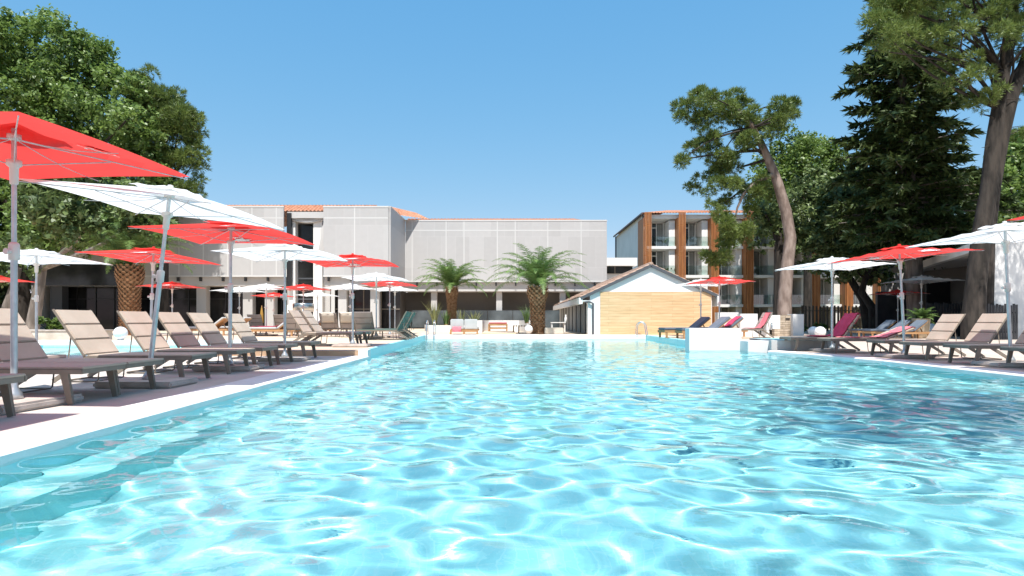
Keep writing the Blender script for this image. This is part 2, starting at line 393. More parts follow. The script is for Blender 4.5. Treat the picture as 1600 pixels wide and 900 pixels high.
# copings
def strip(path_in, path_out, z, zin, zout):
    m_ = MB(); k = len(path_in)
    vs = []
    for (a, b) in zip(path_in, path_out):
        d = Vector((a[0]-b[0], a[1]-b[1])).normalized()*.02
        vs += [(a[0],a[1],zin),(a[0],a[1],z-.02),(a[0]-d.x,a[1]-d.y,z),(b[0],b[1],z),(b[0],b[1],zout)]
    fs = [(i*5+j, i*5+j+1, (i+1)*5+j+1, (i+1)*5+j) for i in range(k-1) for j in range(4)]
    m_.add(vs, fs); return m_
LI = [(-2.97,.4),(-2.97,3),(-3.03,8),(-3.095,13.28)]; LO = [(-3.47,-.1),(-3.46,3),(-3.5,8),(-3.53,13.28)]
struct(strip(LI, LO, .006, -.12, -.02).build('coping', M['coping']))
RI = [(6.45,15.5),(6.8,14.4),(7.03,13),(7.16,11.9),(7.18,10),(7.18,.4)]; RO = [(6.75,15.8),(7.16,14.55),(7.42,13.1),(7.58,12),(7.61,10),(7.63,-.1)]
struct(strip(RI, RO, .006, -.12, -.02).build('coping', M['coping']))
struct(strip([(7.18,.4),(-2.97,.4)], [(7.63,-.1),(-3.47,-.1)], .006, -.12, -.02).build('coping', M['coping']))
struct(strip([(-3.8,27),(5.9,27)], [(-3.8,27.35),(5.9,27.35)], TZ+.006, -.12, TZ-.02).build('terrace_coping', M['coping']))
struct(strip([(-3.25,13.55),(-3.8,27)], [(-3.31,13.55),(-3.86,27.0)], TZ+.008, -.12, TZ-.02).build('terrace_pool_edge', M['pool_edge']))
struct(strip([(5.9,27),(5.72,20),(5.66,17.3)], [(5.98,27),(5.8,20),(5.74,17.3)], TZ+.008, -.12, TZ-.02).build('terrace_pool_edge', M['pool_edge']))
struct(MB().span(-3.32,-3.12,13.27,13.56,-.12,TZ+.012).build('white_end_block', M['white']))

# decks
POOL2 = [(-14.5,13.4),(-8.4,13.4),(-8.4,19.0),(-14.5,19.0)]
left_deck = [(-40,-8),(-3.46,-8),(-3.46,3),(-3.5,8),(-3.53,13.3),(-7.2,13.3),(-7.2,19.4),(-40,19.4)]
mb = MB(); mb.sheet(left_deck, [POOL2], 0); struct(mb.build('pool_deck', M['deck']))
mb = MB(); mb.sheet([(-3.46,-8),(7.63,-8),(7.63,-.1),(-3.46,-.1)], [], 0); struct(mb.build('pool_deck', M['deck']))
mb = MB(); mb.sheet([(7.63,-8),(45,-8),(45,52),(14,52),(9.3,26),(9.3,18.2),(6.75,15.8),(7.16,14.55),(7.42,13.1),(7.58,12),(7.61,10)], [], 0)
struct(mb.build('pool_deck', M['deck_dark']))
terr = [(-45,19.4),(-7.2,19.4),(-7.2,13.3),(-3.31,13.3),(-3.86,27),(-3.8,27.35),(5.9,27.35),(5.98,27),(5.8,20),(5.74,17.6),(9.3,17.6),(9.3,26),(14,52),(-45,52)]
mb = MB(); mb.sheet(terr, [], TZ); struct(mb.build('terrace', M['terrace']))
mb = MB()
for a, b in (((-7.2,13.3),(-3.32,13.3)), ((-7.2,19.4),(-7.2,13.3)), ((-45,19.4),(-7.2,19.4)), ((5.66,17.59),(9.3,17.59)), ((9.3,17.6),(9.3,26)), ((9.3,26),(14,52))):
    mb.add([(a[0],a[1],-.05),(b[0],b[1],-.05),(b[0],b[1],TZ-.003),(a[0],a[1],TZ-.003)], [(0,1,2,3)])
struct(mb.build('terrace_riser', M['riser']))
# earth out to the horizon
mb = MB(); mb.sheet([(-500,-300),(500,-300),(500,700),(-500,700)], [[(-14.6,13.3),(-8.3,13.3),(-8.3,19.1),(-14.6,19.1)], [(-3.6,.2),(7.5,.2),(7.5,27.3),(-3.9,27.3)]], -.035)
struct(mb.build('ground', M['earth']))
# small plunge pool on the left
mb = MB(); mb.sheet(POOL2, [], -.5)
for i in range(4):
    a, b = POOL2[i], POOL2[(i+1) % 4]; mb.add([(a[0],a[1],-.5),(b[0],b[1],-.5),(b[0],b[1],0.0),(a[0],a[1],0.0)], [(0,1,2,3)])
o = struct(mb.build('plunge_pool_floor', M['pool']))
o.cycles.is_caustics_receiver = True
xs2 = np.linspace(-14.5,-8.4,70); ys2 = np.linspace(13.4,19.0,70); X2, Y2 = np.meshgrid(xs2, ys2)
Z2 = .003*np.sin(7*X2+3*Y2)+.003*np.sin(-4*X2+9*Y2+1)+.002*np.sin(13*X2-5*Y2)
I2 = np.arange(X2.size).reshape(X2.shape); F2 = np.stack([I2[:-1,:-1], I2[:-1,1:], I2[1:,1:], I2[1:,:-1]], -1).reshape(-1, 4)
o = struct(npmesh('plunge_pool_water', np.stack([X2, Y2, Z2-.06], -1).reshape(-1, 3), F2, M['water'], smooth=True)); o.cycles.is_caustics_caster = True
mb = MB()
mb.span(-14.9,-8.1,13.05,13.39,-.1,.012); mb.span(-8.39,-8.1,13.392,19.3,-.1,.01); mb.span(-14.9,-8.392,19.01,19.34,-.1,.15); mb.span(-14.9,-14.51,13.392,19.008,-.1,.01)
struct(mb.build('plunge_pool_coping', M['coping']))

# white water-feature block and raised basin
t = thing('water_feature', (5.6,17.2,-.05), 'white rendered block standing in the pool with a lower spill ledge beside it', 'water feature')
MB().span(4.9,6.34,16.98,17.40,-1.08,.55,bev=.012).build('tall_block', M['white2'], t)
MB().span(6.30,7.06,16.4,17.0,-.9,.215,bev=.01).build('spill_ledge', M['white2'], t)
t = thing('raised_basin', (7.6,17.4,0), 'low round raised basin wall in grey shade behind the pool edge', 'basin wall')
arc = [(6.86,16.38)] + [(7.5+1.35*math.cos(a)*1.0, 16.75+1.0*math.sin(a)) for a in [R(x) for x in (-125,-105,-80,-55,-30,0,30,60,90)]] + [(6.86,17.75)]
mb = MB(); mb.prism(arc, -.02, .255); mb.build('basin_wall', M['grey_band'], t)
inn = [(7.5+(x-7.5)*.86, 16.95+(y-16.95)*.84) for x, y in arc]
mb = MB(); mb.prism(inn, .2, .262); mb.build('basin_water', M['pool_edge'], t)

# ================================================================ MAIN BUILDING (perforated metal screens)
B0 = thing('hotel_building', (-10,42,TZ), 'long hotel wing wrapped in pale perforated metal screens above dark glazing', 'building')
D1, D2 = 40.4, 46.0
zs0, zs1 = 3.67, 8.23
xA, xB, xC, xD, xE = -31.5, -15.0, -12.4, -8.12, 7.1
def screen(x0, x1, d, lines, hl=True):
    s_ = MB().span(x0, x1, d, d+.12, zs0, zs1).build('screen_panel', M['screen'], B0)
    m_ = MB()
    for x in lines: m_.span(x-.035, x+.035, d-.006, d+.02, zs0+.05, zs1-.05)
    m_.span(x0+.04, x1-.04, d-.004, d+.02, zs1-.78, zs1-.70)
    for z in (zs0, zs1): m_.span(x0-.02, x1+.02, d-.02, d+.14, z-.05, z+.05)
    m_.build('seam', M['screen_line'], s_)
screen(xA, xB-.02, D1, [xA+1.6*i for i in range(1, 11)])
screen(xC, xD, D1, [xC+2.05])
MB().span(xA-.1, -25.4, D1-.03, D1+.12, 3.05, 4.55).build('shade_dark_fascia', M['fascia_shade_dark'], B0)  # dark glassy strip; its darkness partly stands in for the deep tree shade
screen(xD+.14, xE, D2, [wx(p, D2) for p in (644,697,725,777,805,856,908)])
s_ = MB().span(xD-.002, xD+.12, D1+.13, D2-.005, zs0, zs1).build('screen_panel', M['screen'], B0)
MB().span(xD-.01, xD+.135, D1+.13, D2-.005, zs1+.001, zs1+.05).build('seam', M['screen_line'], s_)
MB().span(xE-.12, xE-.001, D2+.13, 52, zs0, zs1).build('screen_panel', M['screen'], B0)
# slab bands below screens, soffits
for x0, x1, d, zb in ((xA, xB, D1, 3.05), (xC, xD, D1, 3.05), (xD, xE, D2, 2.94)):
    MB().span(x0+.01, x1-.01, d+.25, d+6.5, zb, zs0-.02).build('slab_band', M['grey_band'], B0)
for x0, x1, d in ((xA+.6, xB, D1), (xC+.3, xD, D1), (xD+1, xE, D2)):
    x = x0
    while x < x1:
        MB().span(x-.05, x+.05, d+.02, d+.26, zs0-.33, zs0-.07).build('bracket', M['black'], B0); x += 1.48
# glazing and back walls of the ground floor
g_ = MB().span(xA, xB-.3, D1+1.9, D1+2.0, TZ, 3.1).build('glazing', M['glass_dark'], B0)
m_ = MB(); x = xA+.3
while x < xB-.4:
    m_.span(x-.035, x+.035, D1+1.84, D1+1.905, TZ, 3.05); x += 1.28
m_.span(xA, xB-.3, D1+1.86, D1+1.906, 2.2, 2.26); m_.build('mullion', M['black'], g_)
g_ = MB().span(xC+.2, xD+.4, D1+1.9, D1+2.0, TZ, 3.05).build('glazing', M['glass_dark'], B0)
m_ = MB()
for x in (xC+.9, xC+2.2, xC+3.4): m_.span(x-.03, x+.03, D1+1.84, D1+1.905, TZ, 3.04)
m_.span(xC+.2, xD+.4, D1+1.86, D1+1.906, 1.5, 1.56); m_.build('mullion', M['frame'], g_)
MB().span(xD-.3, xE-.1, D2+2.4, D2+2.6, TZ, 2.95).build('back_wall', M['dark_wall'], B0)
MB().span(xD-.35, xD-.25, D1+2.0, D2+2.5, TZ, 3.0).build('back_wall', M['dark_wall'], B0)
MB().span(xA, xE, 52, 52.3, 0, 8.2).build('back_wall', M['white'], B0)
MB().span(xA-.1, xA, D1, 52, 0, 8.2).build('back_wall', M['white'], B0)
for px in (318, 390, 424): MB().span(wx(px,D1+1)-.32, wx(px,D1+1)+.32, D1+.7, D1+1.25, TZ, 3.05).build('column', M['col_grey'], B0)
MB().span(-30.9, -30.1, D1+.7, D1+1.3, TZ, 3.05).build('column', M['anthracite'], B0)  # end columns in a darker colour that carries the deep tree shade
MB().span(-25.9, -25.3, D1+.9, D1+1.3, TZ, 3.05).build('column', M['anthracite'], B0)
for x in (-11.35, -9.2): MB().span(x-.28, x+.28, D1+.7, D1+1.2, TZ, 3.05).build('column', M['grey_band'], B0)
for px in (604, 678.5, 780, 879): MB().span(wx(px,D2+.8)-.22, wx(px,D2+.8)+.22, D2+.6, D2+1.05, TZ, 2.94).build('column', M['grey_band'], B0)
x = xD+.6
while x < xE-1:
    p_ = MB().span(x, x+1.86, D2+.2, D2+.215, TZ+.1, 1.5).build('glass_balustrade', M['glass_bal'], B0); x += 1.9
# recess between the screens
for a, b in ((450,463), (491,505)):
    MB().span(wx(a,D1+1.1), wx(b,D1+1.1), D1+.9, D1+1.5, TZ, 7.55).build('pier', M['white'], B0)
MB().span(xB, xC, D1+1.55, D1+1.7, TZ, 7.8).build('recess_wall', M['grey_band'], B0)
o = MB().span(wx(463,D1+1.4)+.02, wx(491,D1+1.4)-.02, D1+1.44, D1+1.54, TZ+.02, 7.3).build('recess_opening', M['glass_dark'], B0)
m_ = MB()
for z in (2.2, 3.6, 5.4): m_.span(wx(463,D1+1.4)+.03, wx(491,D1+1.4)-.03, D1+1.41, D1+1.445, z-.05, z+.05)
m_.build('mullion', M['anthracite'], o)
o = MB().span(-13.55,-12.95, D1+1.40, D1+1.435, 4.0, 5.3).build('glass_panel', M['glass_mid'], B0)
m_ = MB()
for j, zz in enumerate((7.62, 7.48)):
    pts = [(xB+.25 + (xC-xB-.5)*i/14, D1+.8, zz-.16*math.sin(PI*i/14)+(.03 if j else 0)) for i in range(15)]
    m_.tube(pts, [.05+.05*math.sin(PI*i/14) for i in range(15)], 8)
m_.build('rolled_banner', M['grey_band'], B0)
m_ = MB()
for j in range(6):
    m_.tube([(xC-.05-.07*j, D1+.72+.03*j, 7.4-.1*j), (xC-.12-.05*j, D1+.75, 6.2), (xC-.25-.11*j, D1+.78+.03*j, 5.0-.12*j)], [.07,.06,.05], 6)
m_.build('torn_sheet', M['grey_band'], B0)
MB().span(xB+.02, xB+.3, D1+.45, D1+.7, 3.0, 7.9).build('downpipe', M['black'], B0)
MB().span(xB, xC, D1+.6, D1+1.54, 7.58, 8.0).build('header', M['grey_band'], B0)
m_ = MB()
m_.tiles((xA,41.0,8.0),(xD-.9,41.0,8.0),(xD-1.6,44.2,9.0),(xA,44.2,9.0), pitch=.26, amp=.07, rows=9)
m_.tiles((xA,48,8.0),(xD-1,48,8.0),(xD-1.6,44.2,9.0),(xA,44.2,9.0), pitch=.26, amp=.07, rows=4)
m_.tiles((xD+.3,46.6,8.28),(5.4,46.6,8.28),(5.0,50.5,9.05),(xD-.5,50.5,9.05), pitch=.26, amp=.07, rows=9)
m_.tiles((xD-1.0,44.0,8.35),(xD+1.9,46.6,8.35),(xD+.6,48,9.1),(xD-1.3,47.0,9.45), pitch=.26, amp=.07, rows=6)
m_.build('tiled_roof', M['terracotta'], B0)

# link block
L0 = thing('link_building', (8.5,54,TZ), 'low white flat-roofed link block between the screened wing and the balcony block', 'building')
MB().span(7.2, 11.4, 52.6, 60, 0, 5.0).build('wall', M['white'], L0)
MB().span(7.15, 10.6, 52.0, 60.1, 5.38, 6.05).build('flat_roof', M['white'], L0)
o = MB().span(7.3, 10.3, 52.5, 52.58, 4.75, 5.37).build('window', M['glass_dark'], L0)
MB().span(8.75, 8.83, 52.46, 52.51, 4.76, 5.36).build('mullion', M['frame'], o)

# ================================================================ GABLE HOUSE
G0 = thing('gable_house', (6.24,30,TZ), 'small white gabled pool house with pale wood cladding on its front', 'house')
dG = 27.6
xl, xr, xm, ze, za = 3.50, 8.98, 6.24, 2.02, 3.16
MB().wallpoly([(xl,TZ),(xr,TZ),(xr,ze-.05),(xm,za),(xl,ze-.05)], dG, 45).build('wall', M['white2'], G0)
MB().span(3.96, 8.94, dG-.05, dG-.004, TZ+.004, 2.045).build('wood_cladding', M['cladding'], G0)
m_ = MB()
m_.tiles((xl-.42,dG-.07,ze-.22),(xl-.42,45,ze-.22),(xm,45,za+.12),(xm,dG-.07,za+.12), pitch=.24, amp=.045, rows=10)
m_.build('tiled_roof', M['brown_tiles'], G0)
m_ = MB()
m_.tiles((xr+.3,dG-.07,ze-.15),(xr+.3,45,ze-.15),(xm,45,za+.12),(xm,dG-.07,za+.12), pitch=.24, amp=.045, rows=10)
m_.build('tiled_roof', M['brown_tiles'], G0)
MB().tube([(xm,dG-.1,za+.14),(xm,45,za+.16)], .09, 10).build('ridge_cap', M['brown_tiles'], G0)
m_ = MB()
for xx, zz in ((xl-.42, ze-.24), (xr+.3, ze-.17)):
    m_.bar((xx,dG-.075,zz-.03),(xm,dG-.075,za+.06), .08, .13)
m_.build('verge_board', M['anthracite'], G0)
m_ = MB(); m_.span(xl-.5, xl-.34, dG-.1, 45, ze-.52, ze-.24); m_.span(xl-.33, xl-.002, dG-.1, 45, ze-.40, ze-.36)
m_.span(xr+.2, xr+.32, dG-.15, 45, ze-.62, ze-.16)
m_.build('eave_fascia', M['white'], G0)
MB().tube([(xl-.25,dG-.06,ze-.42),(xl-.04,dG-.09,ze-.42),(xl+.13,dG-.09,ze-.5),(xl+.13,dG-.09,TZ)], .045, 8).build('downpipe', M['anthracite'], G0)
g_ = MB().span(xl-.05, xl-.004, dG+1.2, 43.5, TZ+.02, ze-.42).build('glazed_side', M['curtain'], G0)
m_ = MB(); y = dG+1.2
while y < 43.6: m_.span(xl-.09, xl-.045, y-.04, y+.04, TZ+.02, ze-.43); y += 2.05
m_.build('mullion', M['black'], g_)
MB().span(xl-.09, xl-.003, dG+.002, dG+.5, TZ, ze-.42).build('corner_post', M['white'], G0)

# ================================================================ BALCONY APARTMENT BLOCK
A0 = thing('apartment_building', (27,66,0), 'four-storey white balcony block with orange wooden slat fins', 'building')
dA = 62.0
ax0, ax1 = 13.3, 43.6
ZF = [.0, 2.35, 5.30, 8.22, 11.15]
MB().span(ax0+.01, ax1, dA+2.2, dA+16, -.03, 11.2).build('rear_body', M['white'], A0)
MB().span(ax0-.02, ax0+.22, dA+.2, dA+16.3, -.03, 11.45).build('side_wall', M['white2'], A0)
for k, z in enumerate(ZF[1:4]):
    MB().span(ax0+.23, ax1, dA, dA+2.19, z-.26, z+.02).build('balcony_slab', M['white'], A0)
MB().span(ax0+.23, ax1, dA-.1, dA+2.19, 11.0, 11.4).build('roof_beam', M['white'], A0)
m_ = MB(); m_.tiles((ax0-.3,dA-.5,11.45),(ax1+.3,dA-.5,11.45),(ax1-3,dA+8,13.2),(ax0+4.5,dA+8,13.2), pitch=.3, amp=.08, rows=12)
m_.tiles((ax0-.3,dA+16.5,11.45),(ax0-.3,dA-.5,11.45),(ax0+4.5,dA+8,13.2),(ax0+4.5,dA+8.1,13.2), pitch=.3, amp=.08, rows=6)
m_.build('tiled_roof', M['terracotta'], A0)
m_ = MB(); m_.bar((ax0-.32,dA-.55,11.42),(ax0-.32,dA+16.5,11.42),.12,.14); m_.bar((ax0-.1,dA-.08,11.4),(ax0-.1,dA-.08,0),.12,.12); m_.bar((ax0-.1,dA+16.2,11.4),(ax0-.1,dA+16.2,0),.14,.14)
m_.build('gutter', M['anthracite'], A0)
finx = [wx(p, dA) for p in (1009.5,1062.5,1114,1167.5,1218,1270.5,1321.5,1372.5,1424,1475)]
for k, x in enumerate(finx):
    f_ = MB()
    for q in range(5):                                   # a fin is a fan of vertical slats
        xx = x - .30 + q*.15
        f_.span(xx, xx+.09, dA-.75+.02*q, dA-.60+.02*q, .1, 11.55)
    for zz in (1.2, 4.2, 7.2, 10.2): f_.span(x-.32, x+.34, dA-.57, dA-.50, zz, zz+.08)
    fo = f_.build('fin', M['fin'], A0)
    MB().span(x-.40, x-.352, dA-.70, dA+2.1, .05, 11.0).build('slatted_side', M['fin'], fo)
for s in range(4):
    z0, z1 = ZF[s]+.03, ZF[s+1]-.28
    for k in range(len(finx)-1):
        a, b = finx[k]+.36, finx[k+1]-.42
        if a > ax1-1: continue
        w_ = MB().span(a+.02, b-.75, dA+2.10, dA+2.19, z0, z1-.05).build('window', M['glass_mid'], A0)
        m_ = MB()
        for t0 in (.0, .33, .62, 1.0):
            xx = a+.05 + (b-.83-a)*t0; m_.span(xx-.05, xx+.05, dA+2.03, dA+2.095, z0, z1-.06)
        xx0 = a+.05+(b-.83-a)*.33; xx1 = a+.05+(b-.83-a)*.62
        m_.span(xx0, xx1, dA+2.035, dA+2.096, z1-.55, z1-.45)
        m_.build('frame', M['white'], w_)
        MB().span(xx0+.09, xx1-.09, dA+2.06, dA+2.098, z0+.05, z1-.58).build('door_pane', M['glass_dark'], w_)
        MB().span(xx1+.1, b-.9, dA+2.05, dA+2.097, z0+.02, z1-.1).build('curtain', M['curtain'], w_)
        if s:
            MB().span(a-.05, b+.05, dA+.06, dA+.075, z0, z0+.95).build('balcony_glass', M['glass_clear'], A0)
            MB().span(b-.62, b-.02, dA+.3, dA+2.09, z0, z1).build('party_wall', M['white'], A0)
        else:
            MB().span(b-.62, b-.02, dA+.3, dA+2.09, z0, z1).build('party_wall', M['white'], A0)

# ================================================================ WHITE BUILDING ON THE RIGHT
W0 = thing('white_building', (20,25,0), 'white rendered building at the right with a shaded open porch', 'building')
MB().wallpoly([(wx(1530,24.6),-.02),(26.5,-.02),(26.5,4.4),(wx(1546,24.6),4.4)], 24.6, 24.95).build('front_wall', M['white2'], W0)
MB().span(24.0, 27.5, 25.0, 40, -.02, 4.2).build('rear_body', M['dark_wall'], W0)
m_ = MB(); m_.bar((18.95,24.98,3.76),(23.6,36.6,3.76),.3,.36); m_.build('porch_fascia', M['white'], W0)
m_ = MB(); m_.prism([(19.1,24.98),(27,24.98),(27,37),(23.7,36.6)], 3.62, 3.9); m_.build('porch_roof', M['grey_band'], W0)
m_ = MB(); m_.span(22.4, 26, 36.7, 36.9, -.02, 3.6); m_.build('porch_wall', M['col_grey'], W0)
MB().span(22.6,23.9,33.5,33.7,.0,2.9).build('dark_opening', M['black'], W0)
MB().span(22.9,23.1,35.5,35.7,0,3.6).build('post', M['white'], W0)
# ================================================================ PARASOLS
def canopy_pts(a, ze, zt, n=10, sag=.03):
    vs, fs = [], []
    for j in range(n+1):
        for i in range(n+1):
            u, v = 2*i/n-1, 2*j/n-1
            m_, k = max(abs(u), abs(v)), min(abs(u), abs(v))
            t = 1-m_
            z = ze + (zt-ze)*t - sag*math.sin(PI*min(1, m_))*(1-(k/m_ if m_ else 0)) * 1.0 + (.02*(1-(k/m_)**2) if m_ > .99 else 0)
            vs.append((u*a, v*a, z))
    fs = [(j*(n+1)+i, j*(n+1)+i+1, (j+1)*(n+1)+i+1, (j+1)*(n+1)+i) for j in range(n) for i in range(n)]
    return vs, fs
EMB = [  # strokes of the printed mark: a leaping animal with a tail and a flourish (u along the edge, v outward)
    [(-.20,.02,.012),(-.10,.05,.03),(.02,.04,.045),(.10,.06,.032),(.16,.11,.02),(.20,.10,.008)],
    [(-.02,.03,.03),(-.06,-.04,.022),(-.12,-.08,.008)], [(.06,.04,.03),(.08,-.05,.02),(.03,-.10,.008)],
    [(-.14,.04,.02),(-.20,.09,.014),(-.26,.07,.005)], [(.10,.07,.02),(.09,.14,.012),(.05,.17,.005)],
    [(-.26,-.03,.007),(-.14,-.01,.012),(-.02,-.13,.008),(.12,-.11,.006),(.24,-.06,.004)]]
def make_parasol(key, a=1.0, ze=2.08, zt=2.30):
    root = thing('parasol', (0,0,0))
    mb = MB(); mb.box((0,0,.035), (.88,.62,.07), bev=.02); mb.build('base_slab', M['slab'], root)
    mb = MB(); mb.tube([(0,0,.06),(0,0,1.28)], .027, 12); mb.tube([(0,0,1.26),(0,0,zt-.02)], .021, 12); mb.lathe([(.028,.07),(.07,.075),(.06,.12),(.034,.16),(.028,.2)], 14)
    mb.build('pole', M['alu'], root)
    mb = MB(); mb.lathe([(.022,1.20),(.042,1.21),(.042,1.33),(.034,1.345),(.022,1.35)], 14); mb.tube([(-.03,0,1.27),(-.085,0,1.27)], [.018,.026], 8)
    mb.build('height_clamp', M['plastic'], root)
    mb = MB(); mb.lathe([(.021,ze-.26),(.034,ze-.25),(.036,ze-.12),(.06,ze-.10),(.06,ze-.06),(.021,ze-.05)], 12)
    mb.build('slider', M['plastic'], root)
    MB().lathe([(.02,zt-.12),(.055,zt-.11),(.055,zt-.07),(.02,zt-.06)], 12).build('hub', M['plastic'], root)
    vs, fs = canopy_pts(a, ze, zt)
    mb = MB(); mb.add(vs, fs, False); cn = mb.build('canopy', M[key], root)
    cv = MB(); vs, fs = canopy_pts(.30, zt-.042, zt+.022, 6, .0)
    vs = [(x, y, z + (.012*math.sin(19*x+23*y) if max(abs(x),abs(y)) > .29 else 0)) for x, y, z in vs]
    cv.add(vs, fs, False); cv.lathe([(.03,zt+.02),(.03,zt+.04),(.0,zt+.048)], 10); cv.build('vent_cap', M[key], cn)
    for k in range(8):
        an = k*PI/4 ; rr = a*(1.414 if k % 2 else 1.0)*.985
        e = Vector((math.cos(an)*rr, math.sin(an)*rr, ze-.012)); h = Vector((math.cos(an)*.05, math.sin(an)*.05, zt-.10))
        pts = [h + (e-h)*t - Vector((0,0,.012 + (.028*math.sin(PI*t) if k % 2 == 0 else .0))) for t in (0,.25,.5,.75,1)]
        rb = MB().tube(pts, .0062 if k % 2 else .004, 5).build('rib', M['alu'], root)
        mid = h + (e-h)*.5
        if k % 2: MB().tube([(math.cos(an)*.05, math.sin(an)*.05, ze-.09), mid - Vector((0,0,.02))], .0055, 5).build('strut', M['alu'], rb)
    if key == 'red':
        for q in (0, 2):
            mb = MB(); rot = Matrix.Rotation(q*PI/2, 4, 'Z'); sl = (zt-ze)/a
            for st in EMB:
                for side in (.012, -.016):
                    vs = []
                    for i, (u, v, w) in enumerate(st):
                        u, v, w = u*.8+.16, v*.8, w*1.25
                        r_ = a*.66 + v
                        for s_ in (-1, 1):
                            vs.append(rot @ Vector((u + s_*w*.25, -(r_ + s_*w), ze + sl*(a-(r_+s_*w)) - .03*math.sin(PI*min(1,(r_)/a)) *(1-min(1,abs(u)/r_)) + side)))
                    mb.add(vs, [(2*i, 2*i+1, 2*i+3, 2*i+2) for i in range(len(st)-1)])
            mb.build('emblem', M['emblem'], cn)
    return root
PROTO = {}
def parasol(key, px, d, z0, label, sc=1.0, tilt=(0,0), rz=0, x=None):
    if key not in PROTO: PROTO[key] = make_parasol({'red':'red','white':'white_fabric'}[key]); o = PROTO[key]
    else: o = copy_tree(PROTO[key]); o.rotation_euler = (0,0,0)
    o.location = (wx(px, d) if x is None else x, d, z0); o.scale = sc if isinstance(sc, tuple) else (sc, sc, sc); o.rotation_euler = (0,0,R(rz))
    tag(o, label, 'parasol', 'square parasols around the pool')
    for ch in o.children:
        ch.rotation_euler = (0,0,0) if ch.name.startswith('base_slab') else (R(tilt[0]), R(tilt[1]), 0)
    return o
T = TZ + .004
for a in [
 ('red', -5, 2.9, .004, 'red parasol standing off frame beside the nearest loungers', 1.08, (0,0), 0, -4.65),
 ('red', 22, 5.45, .004, 'largest red parasol at the left edge, its grey pole in front of the second lounger', (1,1,1.085), (0,0), 85),
 ('white', 231, 7.28, .004, 'white parasol on a leaning pole just behind the largest red parasol', 1.02, (0,6.5), 0),
 ('red', 359, 9.6, .004, 'red parasol on a slightly leaning pole overlapping the leaning white parasol', 1.0, (0,.5), 0),
 ('white', 445, 11.75, .004, 'white parasol in front of the recess between the metal screens', .96, (0,0), 0),
 ('white', 57, 12.4, .004, 'white parasol in front of the shaded trees at the left edge', .95, (0,0), 0),
 ('red', 234, 13.15, .01, 'red parasol with a white mark in front of the shaded palm trunk', 1.0, (-1,1.5), 0),
 ('red', 269, 26, T, 'red parasol under the screen building beside a grey column', .98, (0,0), 0),
 ('red', -14, 24, T, 'red parasol half cut off by the left edge below the white one', 1.05, (0,0), 0),
 ('white', 374, 28.5, T, 'small white parasol behind a larger white one in front of the dark glazing', .95, (0,0), 0),
 ('white', 416, 25.4, T, 'white parasol with its pole beside the crimson towel sunbed', .93, (0,0), 0),
 ('red', 428, 33.5, T, 'small far red parasol below the two white ones at the glazing', .93, (0,0), 0),
 ('red', 474, 26.5, T, 'red parasol with a white mark in front of the white piers', .95, (0,0), 0),
 ('white', 496, 33.5, T, 'small white parasol tucked under a red one by the steel drum', .95, (0,0), 0),
 ('red', 551, 15.12, T, 'red parasol on the terrace above the pair of tan loungers', .98, (0,0), 0),
 ('white', 547, 28, T, 'white parasol partly hidden behind the pole of the terrace red parasol', 1.0, (0,0), 0),
 ('white', 588, 22.5, T, 'white parasol directly under the right tip of the terrace red parasol', 1.03, (0,0), 0),
 ('red', 609, 25.2, T, 'red parasol mostly hidden behind a white one, only its right tip showing', 1.0, (0,0), 0),
 ('white', 617, 29.5, T, 'small white parasol over the green loungers', 1.0, (0,0), 0),
 ('red', 1124, 22.8, T, 'red parasol behind the white water feature block', .98, (0,0), 0),
 ('white', 1095, 25, T, 'white parasol half hidden behind a red one beside the gable house', 1.0, (0,0), 0),
 ('white', 1300, 15.12, .004, 'white parasol over the crimson towel lounger at the right pool edge', 1.0, (0,0), 0),
 ('red', 1414, 12.7, .004, 'red parasol on a leaning pole beside the potted cycad', 1.0, (1,-3.6), 0),
 ('white', 1580, 10.32, .004, 'white parasol in front of the white building, its pole among tan loungers', 1.04, (0,-2.6), 0),
 ('red', 1805, 8.0, .004, 'red parasol of which only one tip enters at the right edge', 1.08, (0,0), 0),
 ('red', 1403, 31, .004, 'shaded red parasol behind the grey trunk near the black wall', 1.0, (0,0), 0),
 ('white', 1440, 29.3, .004, 'shaded bluish white parasol behind the grey trunk', 1.25, (0,0), 0),
]: parasol(*a)

